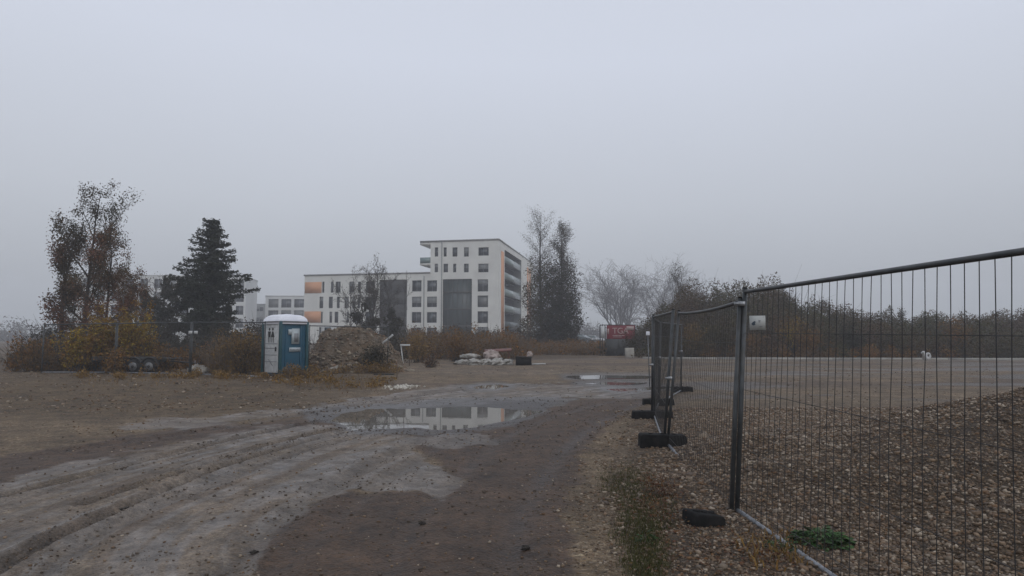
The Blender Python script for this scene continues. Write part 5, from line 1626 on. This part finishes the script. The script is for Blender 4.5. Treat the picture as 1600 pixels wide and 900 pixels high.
# the fence at the back left, on both sides of the toilet
GL = 'mesh panels of the far left fence'
def fl_pt(px, Y):
    x = P(px, 522, Y)[0]; b = np.array([x, Y, H(x, Y) - .01]); return b, b + np.array([0.02, 0, 2.03])
pts_ = [(68, 27.6), (183, 27.0), (300, 25.6), (416, 24.3)]
labs = ['far left fence panel behind the yellow bushes', 'far left fence panel above the trailer', 'far left fence panel ending at the toilet cabin']
for k in range(3):
    a, b = fl_pt(*pts_[k]), fl_pt(*pts_[k + 1])
    fence_panel(labs[k], a[0], a[1], b[0] - [.06, 0, 0], b[1] - [.06, 0, 0], GL, 10 + k, wr=.0018, post_r=.026, rail_r=.026)
a, b = fl_pt(483, 28.2), fl_pt(606, 28.6)
fence_panel('fence panel standing right of the toilet in front of the heap', a[0], a[1] - [0, 0, .04], b[0], b[1] - [0, 0, .1], GL, 14, wr=.0014, post_r=.02, rail_r=.024)
for px in (297.5, 306):
    c = P(px, 519.5, 25.5)
    mb = MB(); mb.box(c, (.07, .006, .06)); tag(mb.build('tag', M['plwhite'], origin=c), ('left' if px < 300 else 'right') + ' one of two small white tags on the far left fence', 'tag')

# ------------------------------------------------------------------ red board, block, numerals
def board():
    Y = 50.0
    q = gz(966, Y)
    t = empty('site_board', q, 'faded red lettered board above a dark grey hoarding', 'sign board')
    x0, x1 = P(944, 522, Y)[0], P(992, 522, Y)[0]
    z1, z0 = P(966, 508.5, Y)[2], P(966, 529.5, Y)[2]
    mb = MB(); mb.bx(x0 + .2, x1, Y - .03, Y + .03, z0, z1); mb.build('red_panel', M['red'], t, bevel=.01)
    mb = MB(); mb.bx(x0 - .3, x1 + .05, Y - .03, Y + .03, z1 + .003, z1 + .06); mb.build('top_bar', M['trailer'], t)
    zb = q[2] - .1
    mb = MB(); mb.bx(x0 + .12, x0 + .12 + 1.72, Y - .02, Y + .04, zb, z0 - .003); mb.build('hoarding', M['greyhoard'], t)
    for x in (x0 - .3, x0 + .07, x1 + .03):
        mb = MB(); mb.tubes([(x, Y + .06, zb)], [(x, Y + .06, z1 + .05)], .035, .035, 8); mb.build('post', M['trailer'], t)
    fc = bpy.data.curves.new('lettering', 'FONT'); fc.body = 'TGA'; fc.size = .62; fc.extrude = .006; fc.align_x = 'LEFT'; fc.space_character = 0.95
    fo = bpy.data.objects.new('lettering', fc); C.objects.link(fo)
    bpy.context.view_layer.update()
    me = bpy.data.meshes.new_from_object(fo.evaluated_get(bpy.context.evaluated_depsgraph_get()))
    C.objects.unlink(fo); bpy.data.objects.remove(fo)
    o = bpy.data.objects.new('lettering', me); C.objects.link(o); me.materials.append(M['pink'])
    o.parent = t; o.rotation_euler = (math.pi / 2, 0, 0)
    o.location = (x0 + .60 - q[0], Y - .045 - q[1], z1 - .60 - q[2])
    mb = MB(); mb.bx(x0 + .62, x0 + 1.5, Y - .040, Y - .031, z0 + .22, z0 + .27); mb.bx(x0 + .66, x0 + 1.3, Y - .040, Y - .031, z0 + .12, z0 + .16)
    mb.build('stripe', M['pink'], t)
    mb = MB(); mb.bx(x0 + .24, x0 + .36, Y - .040, Y - .031, z0 + .35, z0 + .75); mb.build('patch', M['pink'], t)
    mb = MB(); mb.bx(x1 - .62, x1 - .08, Y - .040, Y - .031, z1 - .36, z1 - .06); mb.build('patch', M['pink'], t)
    # white upright board on its left post
    q2 = np.array([x0 - .12, Y - .08, q[2]])
    w = empty('white_board', q2, 'narrow white upright board left of the red one', 'sign board')
    mb = MB(); mb.bx(x0 - .26, x0 + .03, Y - .09, Y - .06, P(942, 528.5, Y)[2], P(942, 509.5, Y)[2]); mb.build('plate', M['plwhite'], w)
    mb = MB(); mb.tubes([(x0 - .12, Y - .03, zb)], [(x0 - .12, Y - .03, z1)], .028, .028, 8); mb.build('post', M['trailer'], w)
M['greyhoard'] = mat('grey hoarding', (0.065, 0.068, 0.066), (0.045, 0.045, 0.045), 0.8, 2)
board()
g = G(984.5, 559); z = H(g[0], g[1]); mb = MB()
mb.box((g[0], g[1] + .2, z + .31), (.285, .25, .34)); o = mb.build('concrete_block', M['concrete'], origin=(g[0], g[1], z), bevel=.03); tag(o, 'pale square concrete block in front of the red board', 'block')
def numerals():
    q = G(1447, 563.2); q[2] = H(q[0], q[1])
    t = empty('number_marker', q, 'white numeral 10 standing on the far kerb behind the near fence', 'number sign')
    x, y, z = q
    k = FPX / q[1]
    mb = MB()
    s_ = 1 / k
    mb.add([(x + a * s_, y + d, z + b * s_) for d in (-.03, .03) for a, b in ((-5.2, -.5), (-5.2, 11), (-7, 9.5), (-7.2, 11.5), (-4.5, 14), (-1.6, 14), (-1.6, -.5))], [tuple(range(7)), tuple(range(7, 14))[::-1]] + [(i, i + 7, (i + 1) % 7 + 7, (i + 1) % 7) for i in range(7)])
    mb.build('digit_one', M['plwhite'], t)
    mb = MB(); n = 20; V = []
    for d in (-.03, .03):
        for kx, kz in ((4.4, 6.2), (1.3, 2.0)):
            for i in range(n):
                a = 2 * math.pi * i / n; V.append((x + (3.6 + kx * math.cos(a)) * s_, y + d, z + (5.7 + (1 if kx < 2 else 0) + kz * math.sin(a)) * s_))
    F = []
    for i in range(n):
        j = (i + 1) % n
        F += [(i, j, n + j, n + i), (2 * n + i, 3 * n + i, 3 * n + j, 2 * n + j), (i, 2 * n + i, 2 * n + j, j), (n + i, n + j, 3 * n + j, 3 * n + i)]
    mb.add(V, F); mb.build('digit_zero', M['plwhite'], t)
numerals()

# ------------------------------------------------------------------ cars in the fog
def car(label, px, Y, yaw, paint):
    g = gz(px, Y); R_ = rotz(yaw)
    t = empty('parked_car', g, label, 'car', 'cars parked beyond the poplars')
    pt = lambda a, b, c: g + R_[0] * a + R_[1] * b + np.array([0, 0, c])
    def loft(name, prof_, wlo, whi, zlo, zhi, m, parent):
        n = len(prof_); V = []
        for s_ in (-1, 1):
            for a, c in prof_:
                w = wlo + (whi - wlo) * (c - zlo) / (zhi - zlo); V.append(pt(a, s_ * w, c))
        mb = MB(); mb.add(V, [tuple(range(n)), tuple(range(n, 2 * n))[::-1]] + [(i, i + n, (i + 1) % n + n, (i + 1) % n) for i in range(n)])
        return mb.build(name, M[m], parent, bevel=.05)
    body = loft('body', [(-2.1, .30), (-2.15, .62), (-2.05, .90), (-1.2, .98), (.95, .98), (1.9, .82), (2.12, .60), (2.1, .30)], .88, .84, .3, .98, paint, t)
    loft('cabin', [(-1.75, .96), (-1.35, 1.38), (-.9, 1.46), (.1, 1.44), (.95, .97)], .80, .60, .96, 1.46, 'carglass', t)
    loft('roof', [(-1.3, 1.425), (-.9, 1.50), (.1, 1.48), (.3, 1.40)], .64, .60, 1.4, 1.5, paint, t)
    for a in (-1.32, 1.32):
        for b in (-.80, .80):
            mb = MB(); mb.tubes([pt(a, b - .1, .31)], [pt(a, b + .1, .31)], .32, .32, 16); w = mb.build('wheel', M['tyre'], t)
            mb = MB(); s_ = 1 if b > 0 else -1; mb.tubes([pt(a, b + s_ * .101, .31)], [pt(a, b + s_ * .115, .31)], .19, .18, 12); mb.build('rim', M['rim'], w)
    for b in (-.62, .62):
        mb = MB(); mb.box(pt(2.10, b, .68), (.04, .16, .07), [R_[0], R_[1], [0, 0, 1]]); mb.build('headlight', M['lamp'], t)
car('dark green car parked beyond the right poplar', 910, 108, math.radians(-35), 'carpaint')
car('white car half hidden by the right poplar', 893, 122, math.radians(-20), 'carwhite')
car('silver car nearest the red board among the foggy cars', 928, 135, math.radians(-30), 'carpale')

# ------------------------------------------------------------------ gravel, grass, weeds in front
def scatter_uv(n, u0, u1, v0, v1, rg):
    """evenly over the picture of the ground, so that near stones are sampled as densely as they look"""
    u = rg.uniform(u0, u1, n); v = rg.uniform(v0, v1, n)
    x, y = ground_at(u, v)
    return x, y, u, v
rg = np.random.default_rng(2024)
# dense gravel right of the track
n = 290000
x = rg.uniform(0.3, 12.0, n); y = 3.2 + 11.5 * rg.random(n) ** 1.5
u, v = flatpix(x, y)
pr = np.hypot((x - PX0) / 4.6, (y - PY0) / 3.9)
edge = np.interp(v, [590, 620, 700, 760, 900, 1100], [1120, 1020, 960, 985, 1010, 1030])
dens = sstep(-70, 110, u - edge + (fbm(x * 1.2, y * 1.2, 3, 15) - .5) * 160)
dens = dens * np.clip(np.where(pr < 1.05, 1.1, 0.62) * (0.15 + 1.6 * fbm(x * 1.5, y * 1.5, 4, 19) - .2 + 0.3), 0.08, 1)
keep = (rg.random(n) < dens) & (u < 1800)
x, y = x[keep], y[keep]
sz = 0.008 + 0.034 * rg.random(len(x)) ** 2.3 + 0.018 * (rg.random(len(x)) < .035)
sz *= np.clip(0.8 + y / 22, 0.8, 1.5) * (0.7 + 0.7 * fbm(x * 0.9, y * 0.9, 3, 23))
sz[rg.random(len(sz)) < .006] *= 1.9
mb = MB(); stones(mb, np.stack([x, y, height(x, y)], 1), len(x), 0, 0, rg, 0, sizes=sz)
tag(mb.build('gravel', L['stone']), kind='stuff')
# loose pebbles on mud, bank and far yard
x1, y1, u1, v1 = scatter_uv(60000, -60, 1560, 566, 960, rg)
far_ = rg.random(len(x1))
gravel_side = sstep(780, 960, u1 + (fbm(x1, y1, 3, 25) - .5) * 120)
bank_ = sstep(650, 400, u1) * sstep(655, 630, v1)
sparse = 0.07 + 0.45 * gravel_side + 0.6 * bank_ * np.clip(fbm(x1 * .9, y1 * .9, 3, 52) * 2.2 - .5, 0, 1) + 0.22 * sstep(600, 580, v1)
inp = pud_sdf(x1, y1) > 8
keep = (far_ < sparse) & inp
x1, y1, v1 = x1[keep], y1[keep], v1[keep]
sz = (0.007 + 0.022 * rg.random(len(x1)) ** 2.6) * np.clip(0.8 + y1 / 14, 0.8, 3.0) * (1 + 0.9 * bank_[keep])
mb = MB(); stones(mb, np.stack([x1, y1, height(x1, y1)], 1), len(x1), 0, 0, rg, 0, sizes=sz)
tag(mb.build('pebbles', L['stone']), kind='stuff')

def blades(name, mats, pts, h, w, rg, m=0):
    n = len(pts)
    a = rg.random(n) * 6.283; wv = np.stack([np.cos(a), np.sin(a), np.zeros(n)], 1) * (w * rg.uniform(.6, 1.3, n))[:, None]
    ln = rg.normal(size=(n, 2)) * 0.45; hh = h * rg.uniform(.4, 1.2, n)
    mid = pts + np.stack([ln[:, 0] * hh * .3, ln[:, 1] * hh * .3, hh * .6], 1)
    tip = pts + np.stack([ln[:, 0] * hh * 1.0, ln[:, 1] * hh * 1.0, hh * .95], 1)
    V = np.stack([pts - wv, pts + wv, mid + wv * .7, mid - wv * .7, tip], 1).reshape(-1, 3)
    b = np.arange(n) * 5
    mb = MB(); mb.v.append(V); mb.n = len(V)
    mb.f.append((np.stack([b, b + 1, b + 2, b + 3], 1), 0)); mb.f.append((np.stack([b + 3, b + 2, b + 4], 1), 0))
    return mb.build(name, mats)
def region(n, poly, soft, rg, jit=20):
    p = np.array(poly); u = rg.uniform(p[:, 0].min() - 20, p[:, 0].max() + 20, n); v = rg.uniform(p[:, 1].min() - 15, p[:, 1].max() + 15, n)
    x, y = ground_at(u, v)
    sd = sdf_poly(u, v, poly) + (fbm(x * 2.4, y * 2.4, 4, 44) - .5) * jit * 2
    k = rg.random(n) < sstep(soft, -soft, sd)
    x, y = x[k], y[k]
    return np.stack([x, y, height(x, y)], 1)
gp = region(17000, [(948, 742), (985, 735), (1015, 765), (1040, 800), (1045, 870), (1030, 920), (990, 920), (980, 850), (962, 790)], 26, rg, 26)
tag(blades('grass', L['grass'], gp, .040, .0028, rg), kind='stuff')
gp2 = np.concatenate([region(350, [(1150, 845), (1230, 845), (1260, 890), (1190, 895)], 20, rg), region(3500, [(440, 590), (600, 590), (610, 603), (520, 610), (440, 604)], 6, rg, 6), region(2200, [(130, 590), (420, 588), (420, 600), (130, 606)], 6, rg, 8)])
gp2[:, 2] -= .005
tag(blades('dry_grass', L['dry'], gp2, .10, .007, rg), kind='stuff')
# fallen leaves
lp = np.concatenate([region(2600, [(1000, 800), (1130, 790), (1200, 830), (1250, 905), (1000, 905)], 40, rg), region(900, [(1000, 740), (1060, 730), (1070, 790), (1020, 800)], 20, rg), region(700, [(440, 590), (600, 590), (600, 604), (440, 604)], 8, rg, 8), region(500, [(1140, 700), (1470, 640), (1470, 900), (1200, 900)], 30, rg)])
lp[:, 2] += .008
lb = np.concatenate([region(2600, [(120, 588), (420, 586), (610, 596), (600, 612), (440, 622), (120, 636)], 10, rg, 26), region(300, [(120, 640), (300, 634), (380, 650), (120, 690)], 14, rg, 20)]); lb[:, 2] += .012
mb = MB(); leaves(mb, lp, len(lp), 0.004, .017, rg, 0, flat=.75); leaves(mb, lb, len(lb), 0.01, .026, rg, 0, flat=.6)
tag(mb.build('fallen_leaves', L['litter']), kind='stuff')

def tuft(name, label, px, py, h, r, n, lm, seed, w=.004, cat='weed'):
    g = G(px, py); rg_ = np.random.default_rng(seed)
    a = rg_.random(n) * 6.283; rr_ = r * np.sqrt(rg_.random(n))
    pts = np.stack([g[0] + rr_ * np.cos(a) * .6, g[1] + rr_ * np.sin(a) * .6, np.zeros(n)], 1); pts[:, 2] = height(pts[:, 0], pts[:, 1]) - .005
    o = blades(name, L[lm], pts, h, w, rg_)
    return tag(o, label, cat)
def withered(label, px, py, h, r, n, seed, lm='litter'):
    g = G(px, py); z = H(g[0], g[1]); rg_ = np.random.default_rng(seed); mb = MB(); tips = []
    for k in range(26):
        a = rg_.random() * 6.283; q = r * rg_.random()
        p0 = np.array([g[0] + .5 * q * math.cos(a), g[1] + .5 * q * math.sin(a), z - .01])
        p2_ = np.array([g[0] + q * math.cos(a), g[1] + q * math.sin(a), z + h * rg_.uniform(.3, 1.0)])
        m_ = (p0 + p2_) / 2 + rg_.normal(size=3) * .02
        mb.path([p0, m_, p2_], [.0025, .002, .001], 4); tips += [m_, p2_, p2_]
    leaves(mb, tips, n, r * .22, .014, rg_, 1)
    o = mb.build('withered_shrub', [M['wood'], L[lm]], origin=(g[0], g[1], z)); tag(o, label, 'weed')
withered('rust brown withered weed in front of the block of the leaning post', 1038, 775, .17, .20, 420, 5)
withered('low brown withered weed beside the half sunk rubber block', 1008, 795, .08, .20, 180, 6)
withered('flat brown weed beside the bright bottom rail of the nearest fence', 1205, 880, .05, .18, 130, 8)
withered('dark dead weed lying between grass strip and sunk block', 1045, 815, .06, .18, 150, 9)
def leafy(label, px, py, r, n, seed, size=.045):
    g = G(px, py); rg_ = np.random.default_rng(seed); z = H(g[0], g[1]); mb = MB()
    for k in range(n):
        a = rg_.random() * 6.283; q = r * math.sqrt(rg_.random()); hh = rg_.uniform(.02, .10) * (1.2 - q / r)
        base = np.array([g[0] + .4 * q * math.cos(a), g[1] + .4 * q * math.sin(a), z - .005])
        tip = np.array([g[0] + q * math.cos(a), g[1] + q * math.sin(a), H(g[0] + q * math.cos(a), g[1] + q * math.sin(a)) + hh])
        mb.tubes([base], [tip], .0018, .0012, 4, caps=False)
        d = np.array([math.cos(a), math.sin(a), rg_.uniform(-.3, .3)]); s_ = np.cross(d, [rg_.normal() * .3, rg_.normal() * .3, 1]); s_ /= np.linalg.norm(s_); u_ = np.cross(s_, d)
        sl = size * rg_.uniform(.55, 1.2)
        out = [tip]
        V = [tip, tip + d * sl * .35 + s_ * sl * .30 + u_ * .006, tip + d * sl * .75 + s_ * sl * .27 + u_ * .004, tip + d * sl * 1.1, tip + d * sl * .75 - s_ * sl * .27 + u_ * .004, tip + d * sl * .35 - s_ * sl * .30 + u_ * .006, tip + d * sl * .55 - u_ * .004]
        mb.add(V, [(0, 1, 6), (1, 2, 6), (2, 3, 6), (3, 4, 6), (4, 5, 6), (5, 0, 6)])
    o = mb.build('green_weed', L['green'], origin=(g[0], g[1], z)); tag(o, label, 'weed')
leafy('leafy dark green weed on the gravel inside the near fence', 1284, 846, .21, 230, 4, .05)
leafy('small sparse green weed beside the bottom fence rail', 1222, 860, .12, 34, 7, .03)
leafy('tiny green weed in the grass strip left of the sunk foot', 1010, 848, .10, 26, 9, .028)
# crumbled mud along the ruts and the puddle margins
cl = []
for pts_r, dep, w in RUTS[:9]:
    pr_ = np.array(pts_r); k_ = 420
    i_ = rg.integers(0, len(pr_) - 1, k_); f_ = rg.random((k_, 1))
    q_ = pr_[i_] * (1 - f_) + pr_[i_ + 1] * f_
    d_ = pr_[i_ + 1] - pr_[i_]; d_ /= np.linalg.norm(d_, axis=1, keepdims=True)
    off = rg.choice([-1, 1], k_) * w * rg.normal(1.7, .7, k_)
    cl.append(q_ + np.stack([-d_[:, 1], d_[:, 0]], 1) * off[:, None])
u_ = rg.uniform(480, 900, 9000); v_ = rg.uniform(618, 690, 9000); xx, yy = ground_at(u_, v_); sd_ = pud_sdf(xx, yy)
k_ = (sd_ > 9) & (sd_ < 50) & (rg.random(9000) < .25); cl.append(np.stack([xx[k_], yy[k_]], 1))
u_ = rg.uniform(-50, 1000, 5200); v_ = rg.uniform(640, 900, 5200); xx, yy = ground_at(u_, v_)
k_ = (fbm(xx * 1.3, yy * 1.3, 3, 303) > .56) & (pud_sdf(xx, yy) > 10); cl.append(np.stack([xx[k_], yy[k_]], 1))
cl = np.concatenate(cl); cl = cl[(cl[:, 1] > 3.2) & (cl[:, 1] < 30)]
mb = MB(); stones(mb, np.stack([cl[:, 0], cl[:, 1], height(cl[:, 0], cl[:, 1])], 1), len(cl), 0, 0, rg, 0, sizes=(0.006 + 0.030 * rg.random(len(cl)) ** 4) * np.clip(.8 + cl[:, 1] / 25, .8, 1.6))
tag(mb.build('dirt_crumbs', L['crumb']), kind='stuff')
# clods on the mud
for k, (px, py, s_, lab) in enumerate([(197, 798, .05, 'dark clod lying in the wheel rut at the left'), (397, 861, .028, 'small clod on the grey mud at the bottom left'), (822, 856, .035, 'dark clod on the brown mud near the bottom'), (660, 818, .03, 'small dark clod in the middle of the brown mud')]):
    g = G(px, py); z = H(g[0], g[1]); lump('clod', lab, 'clod', np.array([g[0], g[1], z + s_ * .3]), (s_, s_ * .7, s_ * .55), 60 + k, 'bark', amp=.8)
